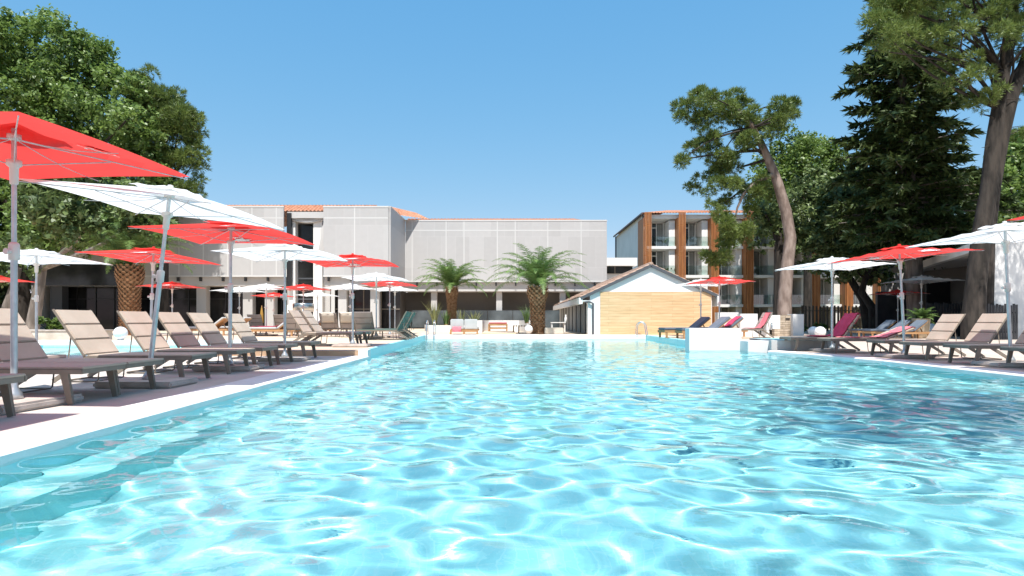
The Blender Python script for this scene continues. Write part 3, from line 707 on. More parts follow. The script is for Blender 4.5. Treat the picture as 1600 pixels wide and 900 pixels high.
# ================================================================ LOUNGERS
def make_lounger(name, sling, ang=56, rail='frame'):
    root = thing(name, (0,0,0)); w = .34; zs = .335
    mb = MB()
    for s in (-1, 1): mb.box((-.55, s*(w-.02), zs-.03), (1.34,.032,.05), bev=.006)
    for x in (.10, -.5, -1.2): mb.box((x, 0, zs-.032), (.032, 2*w-.072,.044))
    mb.build('frame', M[rail], root)
    MB().box((-.53,0,zs), (1.30,2*w-.03,.022), bev=.008).build('seat', M[sling], root)
    c, s_ = math.cos(R(ang)), math.sin(R(ang)); bl = .68
    def bp(t, y, off=0): return Vector((-1.205 - c*t + s_*off*-1*-1, y, zs + s_*t + c*off))
    mb = MB()
    for i in range(3):
        t0, t1 = i*bl/3+.006, (i+1)*bl/3-.006
        m0 = (t0+t1)/2
        mb.box((-1.205 - c*m0 + s_*.012, 0, zs + s_*m0 + c*.012), (t1-t0, 2*w-.03, .03), ry=R(ang), bev=.009)
    bk = mb.build('backrest', M[sling], root)
    mb = MB()
    for y in (-w+.012, w-.012): mb.bar((-1.205, y, zs-.004), (-1.205-c*(bl+.01), y, zs+s_*(bl+.01)), .024, .02)
    for t in (bl/3, 2*bl/3): mb.bar((-1.205-c*t-.004, -w+.03, zs+s_*t), (-1.205-c*t-.004, w-.03, zs+s_*t), .016, .016)
    mb.build('back_frame', M[rail], bk)
    for y in (-w+.025, w-.025):
        MB().bar((-.06, y, zs-.01), (.005, y, 0), .032, .075, .028, .05).build('leg', M[rail], root)
        MB().bar((-1.14, y, zs-.02), (-1.60, y*1.0, .022), .028, .062, .026, .05).build('rear_leg', M[rail], root)
    mb = MB()
    for y in (-w+.09, w-.09):
        mb.tube([(-1.06,y,zs-.03),(-1.09,y,.03),(-1.11,y,.012),(-1.50,y,.012)], .009, 6)
        if ang > 30: mb.tube([(-1.205-c*.38, y, zs+s_*.38), (-1.46, y, zs-.05), (-1.30,y,zs-.06)], .009, 6)
    mb.tube([(-1.11,-w+.09,.012),(-1.11,w-.09,.012)], .009, 6); mb.tube([(-1.5,-w+.09,.02),(-1.5,w-.09,.02)], .012, 6)
    mb.build('stand', M[rail], root)
    return root
LP = {}
def lounger(kind, x, d, z, rz, label, group='mesh loungers around the pool'):
    """x, d: where the middle of its foot legs stands"""
    spec = {'tan':('sling',56),'grey':('sling_grey',60),'green':('sling_green',62),'low':('sling',21)}[kind]
    if kind not in LP: LP[kind] = make_lounger('sun_lounger', *spec); o = LP[kind]
    else: o = copy_tree(LP[kind])
    o.location = (x, d, z); o.rotation_euler = (0,0,R(rz)); tag(o, label, 'sun lounger', group); return o
rows = [(3.9,'tan taupe lounger nearest the camera, mostly outside the left edge'),
 (4.62,'taupe lounger whose foot stands just in front of the first parasol base'),
 (5.94,'shaded taupe lounger with its long seat crossing behind the big parasol pole'),
 (6.62,'taupe lounger with a half shaded backrest behind the largest parasol pole'),
 (7.90,'taupe lounger with a fully sunlit backrest left of the white globe lamp'),
 (9.14,'taupe lounger with a sunlit backrest crossed by the leaning white pole'),
 (10.06,'taupe lounger with only the top of its backrest sunlit, behind the leaning pole'),
 (11.03,'shaded taupe lounger left of the second red parasol pole'),
 (12.4,'farthest taupe lounger of the left row, backrest with a diagonal shadow')]
for i, (d, lb) in enumerate(rows): lounger('tan', -3.97-.012*d if d < 9 else -4.07, d, .004, 0, lb)
lounger('tan', -4.02, 15.72, T, 0, 'tan lounger on the raised terrace in front of the steel drum')
lounger('tan', -3.97, 16.5, T, 0, 'second tan lounger on the raised terrace with a half shaded backrest')
lounger('green', wx(566,20.4), 20.4, T, 180, 'nearest dark green lounger at the far left pool corner')
lounger('green', wx(572,21.2), 21.2, T, 180, 'middle dark green lounger at the far left pool corner')
lounger('green', wx(583,22.6), 22.6, T, 180, 'farthest dark green lounger beside the pool ladder')
lounger('tan', 7.05, 15.6, .004, 180, 'tan lounger carrying a crimson towel on its raised backrest')
lounger('low', 7.52, 14.6, .004, 180, 'lounger with a low backrest under a pink towel')
lounger('tan', 7.96, 13.27, .004, 180, 'fully sunlit tan lounger right of the cycad pot')
lounger('tan', 7.97, 12.13, .004, 180, 'tan lounger with a curved shadow on its backrest before the black fence')
lounger('tan', 7.97, 10.87, .004, 180, 'tan lounger cut by the right edge behind the white parasol pole')
lounger('tan', 8.12, 9.75, .004, 180, 'tan lounger at the right edge with only its foot end showing')
for px, d, rz, lb in [(458,22.5,90,'grey mesh lounger seen from the front left of the steel drum'),
 (482,25.0,84,'grey mesh lounger behind the first terrace lounger'),
 (513,24,90,'grey mesh lounger in front of the right white pier'),
 (540,23.2,94,'grey mesh lounger standing by the grey column'),
 (569,20.5,88,'grey mesh lounger behind the foot of the terrace loungers'),
 (569,24.2,90,'tallest looking grey mesh lounger below the white parasol'),
 (398,30,90,'grey mesh lounger at the dark glazing behind the crimson towel'),
 (437,30.5,92,'grey mesh lounger at the dark glazing beside the grey pillar')]:
    o = lounger('grey', wx(px,d), d+1.45, T, rz, lb)
# wooden sunbeds with cushions
def make_sunbed(cush, ang=38):
    root = thing('wooden_sunbed', (0,0,0)); w = .36
    mb = MB()
    for s in (-1,1): mb.box((-.95, s*(w-.02), .235), (1.95,.04,.09), bev=.006)
    for x in (0, -1.9): mb.box((x,0,.235), (.04,2*w-.08,.09))
    for i in range(15): mb.box((-.06-.128*i,0,.262), (.085,2*w-.084,.018))
    mb.build('frame', M['wood'], root)
    for x in (-.06,-1.78):
        for y in (-w+.03,w-.03): MB().box((x,y,.095), (.07,.05,.19)).build('leg', M['wood'], root)
    MB().box((-.57,0,.33), (1.2,2*w-.05,.09), bev=.03).build('mattress', M[cush], root)
    c, s_ = math.cos(R(ang)), math.sin(R(ang)); l = .72
    bk = MB().box((-1.18-c*l/2, 0, .32+s_*l/2), (l,2*w-.05,.09), ry=R(ang), bev=.03).build('back_cushion', M[cush], root)
    mb = MB(); mb.box((-1.18-c*l/2-.05*s_, 0, .32+s_*l/2-.06*c), (l,2*w-.09,.025), ry=R(ang))
    mb.bar((-1.18-c*l*.7,0,.3+s_*l*.6), (-1.75,0,.25), .04,.03); mb.build('back_board', M['wood'], bk)
    return root
SP = {}
def sunbed(cush, x, d, z, rz, label, ang=38):
    k = (cush, ang)
    if k not in SP: SP[k] = make_sunbed(cush, ang); o = SP[k]
    else: o = copy_tree(SP[k])
    o.location = (x,d,z); o.rotation_euler = (0,0,R(rz)); return tag(o, label, 'sunbed', 'wooden sunbeds with cushions')
sunbed('cush_blue', wx(1033,23.0), 22.9, T, 188, 'wooden sunbed with grey mattress nearest the gable house wall')
sunbed('cush_blue', wx(1060,21.9), 21.8, T, 186, 'wooden sunbed ending behind the white block, blue grey cushion')
sunbed('cush_blue', wx(1092,24.2), 24.4, T, 186, 'wooden sunbed holding a red towel behind the white block')
sunbed('cush_blue', wx(1330,28.4), 28.2, .004, 180, 'first blue grey wooden sunbed behind the crimson towel lounger')
sunbed('cush_blue', wx(1350,27.0), 26.8, .004, 180, 'blue grey wooden sunbed in the middle of three near the dark tree')
sunbed('cush_blue', wx(1372,26.0), 25.8, .004, 180, 'blue grey wooden sunbed next to the cycad pot')
sunbed('cush_grey', wx(300,27), 26.5, T, 180, 'pale wooden sunbed behind the plunge pool under the red parasol')
sunbed('cush_grey', wx(335,28), 27.5, T, 180, 'pale wooden sunbed behind the plunge pool near the grey column')
sunbed('cush_grey', wx(392,25), 25.0, T, 180, 'wooden sunbed carrying a crimson towel behind the left lounger row')
sunbed('cush_grey', wx(455,28), 27.6, T, 180, 'pale wooden sunbed left of the steel drum')
# lounger facing away by the block
o = lounger('grey', wx(1132,22.5), 22.2, T, 186, 'grey mesh lounger with a pink and red towel behind the white block')

# towels
def draped(name, prof, w, m, loc, rz, label, group=None, jitter=.008, th=.012):
    """sheet following a profile in x,z with small folds"""
    n = 9; vs = []
    # resample
    P = []
    for (a, b) in zip(prof[:-1], prof[1:]):
        for t in (0,.25,.5,.75): P.append((a[0]+(b[0]-a[0])*t, a[1]+(b[1]-a[1])*t))
    P.append(prof[-1]); k = len(P)
    for lay in (0, th):
        for i, (x, z) in enumerate(P):
            x2, z2 = P[min(i+1,k-1)]; x1, z1 = P[max(i-1,0)]
            l = math.hypot(x2-x1, z2-z1) or 1; nx, nz = (z2-z1)/l, -(x2-x1)/l
            if nz < -.2 : nx, nz = -nx, -nz
            for j in range(n):
                y = (j/(n-1)-.5)*w; q = jitter*math.sin(9*y+3*i*.4+i)*.6 + jitter*math.sin(23*y+i*.7) + lay
                vs.append((x+nx*q, y + .012*math.sin(i*.9), z+nz*q))
    f = []
    for lay in (0,1):
        o_ = lay*k*n
        f += [(o_+i*n+j, o_+i*n+j+1, o_+(i+1)*n+j+1, o_+(i+1)*n+j) for i in range(k-1) for j in range(n-1)]
    o2 = k*n
    f += [(i*n, (i+1)*n, o2+(i+1)*n, o2+i*n) for i in range(k-1)] + [(i*n+n-1, o2+i*n+n-1, o2+(i+1)*n+n-1, (i+1)*n+n-1) for i in range(k-1)]
    f += [(j, o2+j, o2+j+1, j+1) for j in range(n-1)] + [((k-1)*n+j, (k-1)*n+j+1, o2+(k-1)*n+j+1, o2+(k-1)*n+j) for j in range(n-1)]
    mb = MB(); mb.add(vs, f, True); o = mb.build(name, m)
    o.location = loc; o.rotation_euler = (0,0,R(rz)); return tag(o, label, 'towel', group)
c56, s56 = math.cos(R(56)), math.sin(R(56))
def backp(t, off=.045, a=56): return (-1.205 - math.cos(R(a))*t + math.sin(R(a))*off, .335 + math.sin(R(a))*t + math.cos(R(a))*off)
TG = 'towels left on the loungers'
draped('towel', [(-.50,.365),(-1.13,.368), backp(.1), backp(.35), backp(.62), backp(.71,.03), backp(.70,-.03), backp(.45,-.06)], .60, M['towel'], (7.05,15.6,.004), 180, 'crimson towel hung over the raised backrest of the lounger by the raised basin', TG)
draped('towel', [(-.22,.366),(-.9,.366),(-1.14,.37), backp(.1,.045,21), backp(.4,.045,21), backp(.66,.045,21), backp(.7,.0,21)], .42, M['towel_pale'], (7.52,14.50,.004), 180, 'pink towel spread along the low lounger under the parasol', TG)
draped('towel', [(-.10,.385),(-.5,.388),(-1.12,.39),(-1.25,.44),(-1.5,.63),(-1.74,.80)], .60, M['towel'], (wx(392,25),25.0,T), 180, 'crimson towel on the pale wooden sunbed before the dark glazing', TG)
draped('towel', [(-.9,.39),(-1.12,.395),(-1.25,.44),(-1.5,.64),(-1.72,.80)], .5, M['towel'], (wx(1092,24.2),24.4,T), 186, 'red towel on the wooden sunbed behind the white block', TG)
draped('towel', [(-.6,.365),(-1.13,.37), backp(.15,.045,60), backp(.5,.045,60), backp(.66,.045,60)], .36, M['towel_pale'], (wx(1132,22.5),22.05,T), 186, 'pink patterned towel on the grey lounger behind the white block', TG)
OV = [backp(.25,.045,60), backp(.62,.045,60), backp(.705,.0,60), backp(.66,-.06,60), backp(.30,-.07,60)]
draped('towel', OV, .5, M['beige_towel'], (wx(513,24),24+1.45,T), 90, 'rumpled beige towel over the grey lounger at the right pier', TG)
draped('towel', OV, .55, M['beige_towel'], (wx(540,23.2),23.2+1.45,T), 94, 'rumpled beige towel over the grey lounger by the column', TG)

# far daybeds and benches
t = thing('double_daybed', (wx(725,27.9),27.9,T), 'double wooden daybed seen from behind with two pale grey back cushions', 'daybed')
x0, x1 = wx(703.5,27.9), wx(746.5,27.9); y = 27.9
mb = MB(); mb.span(x0,x1,y-.03,y+.03,TZ+.12,TZ+.2); mb.span(x0,x1,y,y+1.5,TZ+.17,TZ+.24); mb.span(x0-.02,x0+.06,y-.04,y+.05,TZ,TZ+.22); mb.span(x1-.06,x1+.02,y-.04,y+.05,TZ,TZ+.22); mb.span((x0+x1)/2-.04,(x0+x1)/2+.04,y-.04,y+.05,TZ,TZ+.2); mb.build('frame', M['wood'], t)
for a, b in ((x0+.01,(x0+x1)/2-.012),((x0+x1)/2+.012,x1-.01)):
    MB().box(((a+b)/2,y+.03,TZ+.47),(b-a,.1,.46),bev=.03,rx=R(8)).build('back_cushion', M['cush_grey'], t)
    MB().box(((a+b)/2,y+.78,TZ+.29),(b-a,1.36,.10),bev=.03).build('mattress', M['cush_grey'], t)
draped('towel', [(0,.30),(-.03,.42),(-.055,.445),(-.08,.44),(-.10,.30),(-.10,.22)], .40, M['towel_pale'], (wx(714,27.9),27.9-.06,TZ-.10), 90, 'pink towel hung over the back of the double daybed', TG)
t = thing('low_wooden_daybed', (wx(778,33),33,T), 'low wooden daybed with a pink cushion in the curved white seating niche', 'daybed')
x0, x1 = wx(763,33), wx(793,33)
mb = MB(); mb.span(x0,x1,32.7,33.9,TZ+.36,TZ+.46); mb.span(x0+.03,x1-.03,32.75,33.85,TZ+.18,TZ+.26); mb.span(x0,x0+.08,32.7,33.9,TZ+.0,TZ+.37); mb.span(x1-.08,x1,32.7,33.9,TZ+.0,TZ+.37); mb.build('frame', M['wood'], t)
MB().box(((x0+x1)/2,33.3,TZ+.50),(x1-x0-.06,1.1,.07),bev=.02).build('cushion', M['towel_pale'], t)
o = struct(MB().prism([(wx(755,29.5),28.6),(wx(806,29.5),28.6),(wx(803,34),34.2),(wx(757,34),34.2)], TZ-.01, TZ+.06).build('wooden_platform', M['terrace']))
mb = MB(); pts = [(wx(748,31.5),31.5),(wx(752,34),34.0),(wx(760,36),35.6),(wx(785,36.5),36.3),(wx(815,36),35.8),(wx(826,34),33.5)]
for a, b in zip(pts[:-1], pts[1:]): mb.bar((a[0],a[1],TZ+.32),(b[0],b[1],TZ+.32),.35,.64)
tag(mb.build('curved_bench_wall', M['white2']), 'low curved white wall behind the low wooden daybed', 'wall')
t = thing('slatted_bench', (wx(812,30.5),30.5,T), 'dark slatted wooden bench left of the big palm trunk', 'bench')
mb = MB(); x0, x1 = wx(801,30.5), wx(829,30.5)
for i in range(7): mb.span(x0+.02+i*.13,x0+.10+i*.13,30.2,30.9,TZ+.34,TZ+.39)
mb.build('seat', M['wood'], t)
for x in (x0+.04, x0+.30, x0+.8): MB().span(x-.03,x+.03,30.2,30.27,TZ,TZ+.34).build('leg', M['wood'], t)
def globe(x, d, z, r, label, nm='globe_lamp'):
    t = thing(nm, (x,d,z), label, 'lamp', 'white globe lamps on the deck')
    prof = [(r*.45,0),(r*.47,.03),(r*.40,.035)] ; MB().lathe(prof, 18, (x,d,z)).build('foot', M['plastic'], t)
    prof = [(r*math.sin(PI*i/18), z*0 + .02 + r - r*math.cos(PI*i/18)) for i in range(19)]
    MB().lathe(prof, 26, (x,d,z)).build('globe', M['lamp'], t)
globe(wx(190,19.3), 19.25, .15, .2, 'white globe lamp on the plunge pool coping at the left')
globe(wx(1281.6,27), 27, .004, .235, 'bright white globe lamp left of the crimson towel')
globe(wx(1271,28.6), 28.6, .004, .23, 'shaded white globe lamp behind the bright one')
globe(wx(1456,28), 28, .004, .30, 'bluish white globe lamp half behind the cycad pot')
globe(wx(826,28.6), 28.6, T, .20, 'egg shaped white lamp at the foot of the big palm')
# cycad in its pot
px, d = 1439, 26.6; x = wx(px,d)
t = thing('potted_cycad', (x,d,.004), 'spiky green cycad in a tall cream pot', 'potted plant')
MB().lathe([(.20,0),(.24,.02),(.31,.38),(.35,.80),(.36,.84),(.32,.84),(.31,.78),(.0,.77)], 26, (x,d,.004)).build('pot', M['pot'], t)
def frondset(n, L, rise, droop, base, leaf, lw, nl=18, seed=0, up=(.1,1.2)):
    """arching fronds with leaflets on both sides -> quads"""
    r = np.random.default_rng(seed); V = []; Fc = []
    for i in range(n):
        az = i*2.399963 + r.normal(0,.12); el = up[0] + (up[1]-up[0])*((i+.5)/n)**.8 + r.normal(0,.06); Ln = L*r.uniform(.85,1.08)
        p = np.array(base, float); pts = [p.copy()]; dirs = []
        st = Ln/nl; e = el
        for k in range(nl):
            dv = np.array([math.cos(az)*math.cos(e), math.sin(az)*math.cos(e), math.sin(e)]); p = p + dv*st; pts.append(p.copy()); dirs.append(dv)
            e -= droop/nl*(.5+1.3*k/nl)*(1.0 if el > .3 else .8)
        side = np.array([-math.sin(az), math.cos(az), 0])
        for k in range(nl):
            a, b = pts[k], pts[k+1]; w = .016*(1-k/nl)+.004; o = len(V)
            V += [a-side*w, a+side*w, b+side*w, b-side*w]; Fc.append((o,o+1,o+2,o+3))
            if k < 2: continue
            env = math.sin(PI*min(1,(k+.8)/nl)**.75)*.9+.12
            for h in (.0,.33,.67):
                c = a+(b-a)*h
                for s_ in (-1,1):
                    ll = leaf*env*r.uniform(.8,1.15)
                    out = side*s_*.80 + dirs[k]*.55 + np.array([0,0,.22-.5*r.random()]); out /= np.linalg.norm(out)
                    tip = c+out*ll + np.array([0,0,-.12*ll]); wv = dirs[k]*lw; o = len(V)
                    mid = c+out*ll*.5
                    V += [c-wv*.5, c+wv*.5, mid+wv*.6, tip, mid-wv*.6]; Fc.append((o,o+1,o+2,o+4)); Fc.append((o+2,o+3,o+4,o+4))
    return V, Fc
def addq(mb, V, Fc):
    mb.add(V, [f if f[2] != f[3] else f[:3] for f in Fc]); return mb
addq(MB(), *frondset(26, .85, 0, 1.1, (x,d,.80), .16, .022, 14, 3, (.15,1.25))).build('fronds', M['frond'], t)
MB().tube([(x,d,.7),(x,d,.92)], [.12,.09], 10).build('stem', M['bark_palm'], t)
# handrails of the pool ladders
def rail(x, d, z, label, w=.42):
    t = thing('pool_handrail', (x,d,z), label, 'handrail')
    for k, dx in enumerate((-.02, .30)):
        pts = [(x+dx,d+.42,z)] + [(x+dx,d+.42-.40*(.5-.5*math.cos(PI*i/10))*1.0 -.12*i/10, z+.34+.30*math.sin(PI*(.12+.76*i/10))) for i in range(11)] + [(x+dx,d-.14,z-.1),(x+dx,d-.14,z-.9)]
        MB().tube(pts, .021, 10).build('rail', M['chrome'], t)
    for z_ in (-.35,-.6): MB().span(x-.02,x+.30,d-.17,d-.11,z+z_,z+z_+.03).build('tread', M['chrome'], t)
    mb = MB()
    for dx in (-.02,.30): mb.lathe([(.021,.0),(.05,.0),(.05,.012),(.021,.02)], 12, (x+dx,d+.42,z))
    mb.build('flange', M['chrome'], t)
rail(-3.72, 26.98, T, 'chrome ladder handrail at the far left pool corner')
t = thing('pool_handrail', (wx(1004,26.9),26.9,T), 'chrome arched handrail at the far right pool corner', 'handrail')
for dy in (0,.32):
    pts = [(wx(996,26.9),27.0+dy,T-.05),(wx(997,26.9),27.0+dy,T+.3)] + [(wx(1003.5,26.9)-.18*math.cos(PI*i/8),27.0+dy-.01*i,T+.36+.2*math.sin(PI*i/8)) for i in range(9)] + [(wx(1011,26.9),26.85+dy,T+.1),(wx(1013,26.9),26.8+dy,T-.5)]
    MB().tube(pts, .021, 10).build('rail', M['chrome'], t)

# steel drum by the white pier
x, d = wx(474,32), 32
t = thing('steel_drum', (x,d,T), 'large brushed steel drum on a dark base in front of the white piers', 'drum')
MB().lathe([(.46,0),(.46,1.08),(.40,1.09)], 24, (x,d,T)).build('base', M['dark_wall'], t)
MB().lathe([(.50,1.09),(.53,1.10),(.53,1.50),(.50,1.52),(.0,1.53)], 32, (x,d,T)).build('drum', M['steel'], t)
mb = MB(); mb.lathe([(.535,1.12),(.545,1.13),(.535,1.14)], 32, (x,d,T)); mb.lathe([(.535,1.46),(.545,1.47),(.535,1.48)], 32, (x,d,T)); mb.build('rim', M['chrome'], t)
# closed yellow parasol pole by the glazing
t = thing('folded_parasol', (wx(409,36),36,T), 'narrow folded ochre parasol at the dark glazing', 'parasol')
MB().tube([(wx(409,36),36,T),(wx(409,36),36,T+1.5)], .025, 8).build('pole', M['wood'], t)
MB().lathe([(.05,.45),(.10,.5),(.09,1.0),(.04,1.35),(.02,1.42)], 12, (wx(409,36),36,T)).build('folded_canopy', mat('ochre_canvas', (.35,.2,.04), rough=.9), t)
# white tables / cubes near the palm
t = thing('side_table', (wx(878,33),33,T), 'small white side table with a carafe behind the stone block', 'table')
x = wx(872,33); MB().box((x,33,TZ+.52),(.8,.6,.05),bev=.01).build('top', M['white'], t)
for dx in (-.34,.34): MB().box((x+dx,33,TZ+.25),(.06,.5,.5)).build('leg', M['white'], t)
o = MB().lathe([(.05,0),(.07,.02),(.07,.22),(.03,.32),(.035,.4),(.03,.4)], 14, (wx(884,33),33,TZ+.545)).build('carafe', M['white']); tag(o, 'white carafe standing on the small white side table', 'carafe')

# low walls and shower corner on the right
def lowwall(name, label, spans, m='white2', extra=None):
    x0 = sum(s[0]+s[1] for s in spans)/(2*len(spans)); t = thing(name, (x0, spans[0][2], 0), label, 'wall'); return t
dW = 30.5
t = thing('white_wall', (wx(1139,dW),dW,0), 'low white wall with a dark niche behind the towel lounger', 'wall')
MB().span(wx(1122,dW),wx(1154,dW),dW,dW+.5,-.03,1.16).build('wall', M['white2'], t)
MB().span(wx(1137,dW),wx(1152,dW),dW-.012,dW+.1,.2,.86).build('niche', M['stone_block'], t)
t = thing('white_wall', (wx(1170,dW-1),dW-1,0), 'low plain white wall slab left of the yellow green shrub', 'wall')
MB().span(wx(1157,dW-1),wx(1184,dW-1),dW-1.,dW-.6,-.03,1.08,bev=.01).build('slab', M['white2'], t)
t = thing('shower_wall', (wx(1222,dW),dW,0), 'stacked stone shower wall between two white slabs', 'wall')
MB().span(wx(1208,dW),wx(1237,dW),dW,dW+.5,-.03,1.02).build('stone_panel', M['stone'], t)
MB().span(wx(1198,dW),wx(1215,dW),dW-.3,dW-.02,.30,1.02,bev=.01).build('white_panel', M['white2'], t)
MB().span(wx(1194.5,dW),wx(1199.5,dW)-.01,dW-.25,dW+.4,-.03,.85).build('white_panel', M['white2'], t)
MB().span(wx(1235,dW)+.01,wx(1252.5,dW),dW-.25,dW+.4,-.03,1.07,bev=.01).build('white_panel', M['white2'], t)
MB().span(wx(1202,dW),wx(1222,dW),dW-.6,dW-.31,-.03,.34).build('stone_panel', M['stone'], t)
MB().span(wx(1227,dW),wx(1234,dW),dW-.03,dW-.004,.80,.87).build('slot', M['black'], t)
MB().tube([(wx(1201,dW),dW-.33,.62),(wx(1200,dW),dW-.45,.62),(wx(1199.5,dW),dW-.5,.5),(wx(1199.5,dW),dW-.5,.34)], .03, 8).build('tap', M['chrome'], t)
# fences
def fence(name, x0, x1, d, z0, z1, pitch, w, m, label, slope=0, wav=0):
    t = thing(name, ((x0+x1)/2,d,z0), label, 'fence'); mb = MB(); x = x0; i = 0
    while x < x1:
        dd = d + slope*(x-x0); h = z1 + wav*math.sin(i*1.7)*.5 - .03*(i % 3)
        mb.span(x, x+w, dd-.012, dd+.012, z0+.02, h); x += pitch; i += 1
    mb.build('slats', M[m], t)
    mb = MB()
    for z in (z0+.3, z1-.35): mb.bar((x0,d+.045,z),(x1,d+.045+slope*(x1-x0),z),.05,.06)
    mb.build('rail', M[m], t); return t
fence('slat_fence', wx(1447,28.8), wx(1568,28.8), 28.8, 0, 1.60, .135, .10, 'slat', 'black vertical slat fence behind the tan loungers')
fence('slat_fence', wx(1530,24.2), wx(1588,24.2), 24.2, 0, 1.42, .11, .085, 'slat', 'short black slat fence in front of the white building')
fence('slat_fence', wx(1252,41), wx(1362,41), 41, 0, 1.75, .24, .13, 'slat_brown', 'grey brown slat fence in front of the balcony block')
t = thing('black_wall', (wx(1410,34),34,0), 'black timber wall under the shaded red parasol', 'wall')
MB().span(wx(1371,34),wx(1425,34),34,34.2,-.03,2.35).build('panel', M['slat'], t)
# stone planter at the left, stone block by the palm, raised palm planter
t = thing('stone_planter', (wx(103,20.5),20.5,0), 'low sandstone planter wall behind the plunge pool', 'planter')
MB().span(-17.5,-13.6,20.0,20.9,-.02,.42).build('stone_wall', M['stone_block'], t); MB().span(-17.55,-13.55,19.97,20.93,.421,.46).build('cap', M['slab'], t)
t = thing('stone_block', (wx(866,28.7),28.7,T), 'rough pale stone block right of the big palm trunk', 'stone block')
mb = MB(); mb.span(wx(851,28.7),wx(880,28.7),28.5,29.3,TZ-.01,TZ+.30,bev=.03); mb.build('block', M['stone_block'], t)
t = thing('palm_planter', (wx(700,37),36.6,T), 'low white planter around the slimmer palm', 'planter')
MB().prism([(wx(668,34),34.3),(wx(749,34),34.3),(wx(752,38),38.4),(wx(662,38),38.4)], TZ-.01, TZ+.36).build('planter_wall', M['white2'], t)
MB().prism([(wx(670,34),34.5),(wx(747,34),34.5),(wx(750,38),38.2),(wx(664,38),38.2)], TZ+.30, TZ+.365).build('soil', M['earth'], t)
# ================================================================ VEGETATION
def quads(cent, u, v):
    """leaf quads: centre, half axes"""
    V = np.stack([cent-u*.9, cent-u*.1-v, cent+u, cent-u*.1+v], 1).reshape(-1, 3)
    return V, np.arange(len(V)).reshape(-1, 4)
def unit(a): return a/np.maximum(np.linalg.norm(a, axis=-1, keepdims=True), 1e-6)
def broadcrown(clumps, n, size, r):
    """leaves in flattened clumps, denser on the outside and on twig sprays"""
    C_, U_, V_ = [], [], []
    for (x, y, z, rad) in clumps:
        k = int(n*rad*rad)
        nt_ = max(6, k//14)                               # twigs
        tw = unit(r.normal(size=(nt_, 3)) + [0, -.12, .35]); tr = r.uniform(.45, 1.05, nt_)[:, None]*rad
        tc = np.array([x, y, z]) + tw*tr*[1, 1, .78]
        c = np.repeat(tc, 14, 0) + r.normal(size=(nt_*14, 3))*rad*.12
        nrm = unit(np.repeat(tw, 14, 0)*.6 + r.normal(size=c.shape)*.55 + [0, 0, .45])
        u = unit(np.cross(nrm, r.normal(size=c.shape))); v = np.cross(nrm, u)
        s = size*r.uniform(.55, 1.5, (len(c), 1))*np.repeat(r.uniform(.75, 1.3, nt_), 14)[:, None]; C_.append(c); U_.append(u*s); V_.append(v*s*.55)
    return quads(np.concatenate(C_), np.concatenate(U_), np.concatenate(V_))
def needlecrown(clumps, n, L, r, blades=12, up=.35, wid=.06):
    """tufts of thin needles pointing outward"""
    C_, U_, V_ = [], [], []
    for (x, y, z, rad) in clumps:
        k = max(5, int(n*rad*rad))
        d = unit(r.normal(size=(k, 3)) + [0, -.1, .45]); c = np.array([x, y, z]) + d*r.uniform(.25, 1, (k, 1))**.6*rad*[1.1, 1.1, .74]
        ax = unit(d + [0, 0, up] + r.normal(size=d.shape)*.35)
        c = np.repeat(c, blades, 0); ax = unit(np.repeat(ax, blades, 0) + r.normal(size=c.shape)*.55)
        l = L*r.uniform(.6, 1.2, (len(c), 1))
        u = ax*l*.5; v = unit(np.cross(ax, r.normal(size=ax.shape)))*l*wid
        C_.append(c+u); U_.append(u); V_.append(v)
    return quads(np.concatenate(C_), np.concatenate(U_), np.concatenate(V_))
def inpoly(x, y, P):
    r = False; j = len(P)-1
    for i in range(len(P)):
        if (P[i][1] > y) != (P[j][1] > y) and x < (P[j][0]-P[i][0])*(y-P[i][1])/(P[j][1]-P[i][1])+P[i][0]: r = not r
        j = i
    return r
def polyclumps(P, n, d, dd, r0, r1, r, edge=0, jit=7):
    """clump centres inside a crown outline, spread through its depth"""
    xs_, ys_ = [p[0] for p in P], [p[1] for p in P]; out = []
    while len(out) < n:
        x, y = r.uniform(min(xs_), max(xs_)), r.uniform(min(ys_), max(ys_))
        if inpoly(x, y, P):
            q = d + r.uniform(-dd, dd); out.append((wx(x,q), q, wz(y,q), r.uniform(r0, r1)))
    for i in range(len(P)):                                # small clumps along the outline keep it uneven
        a, b = P[i], P[(i+1) % len(P)]; L_ = math.hypot(b[0]-a[0], b[1]-a[1]); k = int(L_/edge) if edge else 0
        for q in range(k):
            t = (q+r.uniform(.2,.8))/max(1,k); x, y = a[0]+(b[0]-a[0])*t+r.normal(0,jit), a[1]+(b[1]-a[1])*t+r.normal(0,jit); dq = d+r.uniform(-dd*.5,dd*.5)
            out.append((wx(x,dq), dq, wz(y,dq), r.uniform(r0,r1)*.6))
    return out
def limb(mb, a, b, r0, r1, r, bend=.12, n=6):
    a, b = np.array(a, float), np.array(b, float); L = np.linalg.norm(b-a); k = r.normal(size=3)*bend*L; k[2] = abs(k[2])*.5
    mb.tube([tuple(a+(b-a)*t + k*math.sin(PI*t)*.6) for t in np.linspace(0, 1, n)], [r0+(r1-r0)*t for t in np.linspace(0, 1, n)], 7)
def tree(name, label, base, group=None, cat='tree'): return thing(name, base, label, cat, group)
def trunk_to(mb, pts, rad, n=12): mb.tube(pts, rad, n)
TRG = 'trees around the pool'
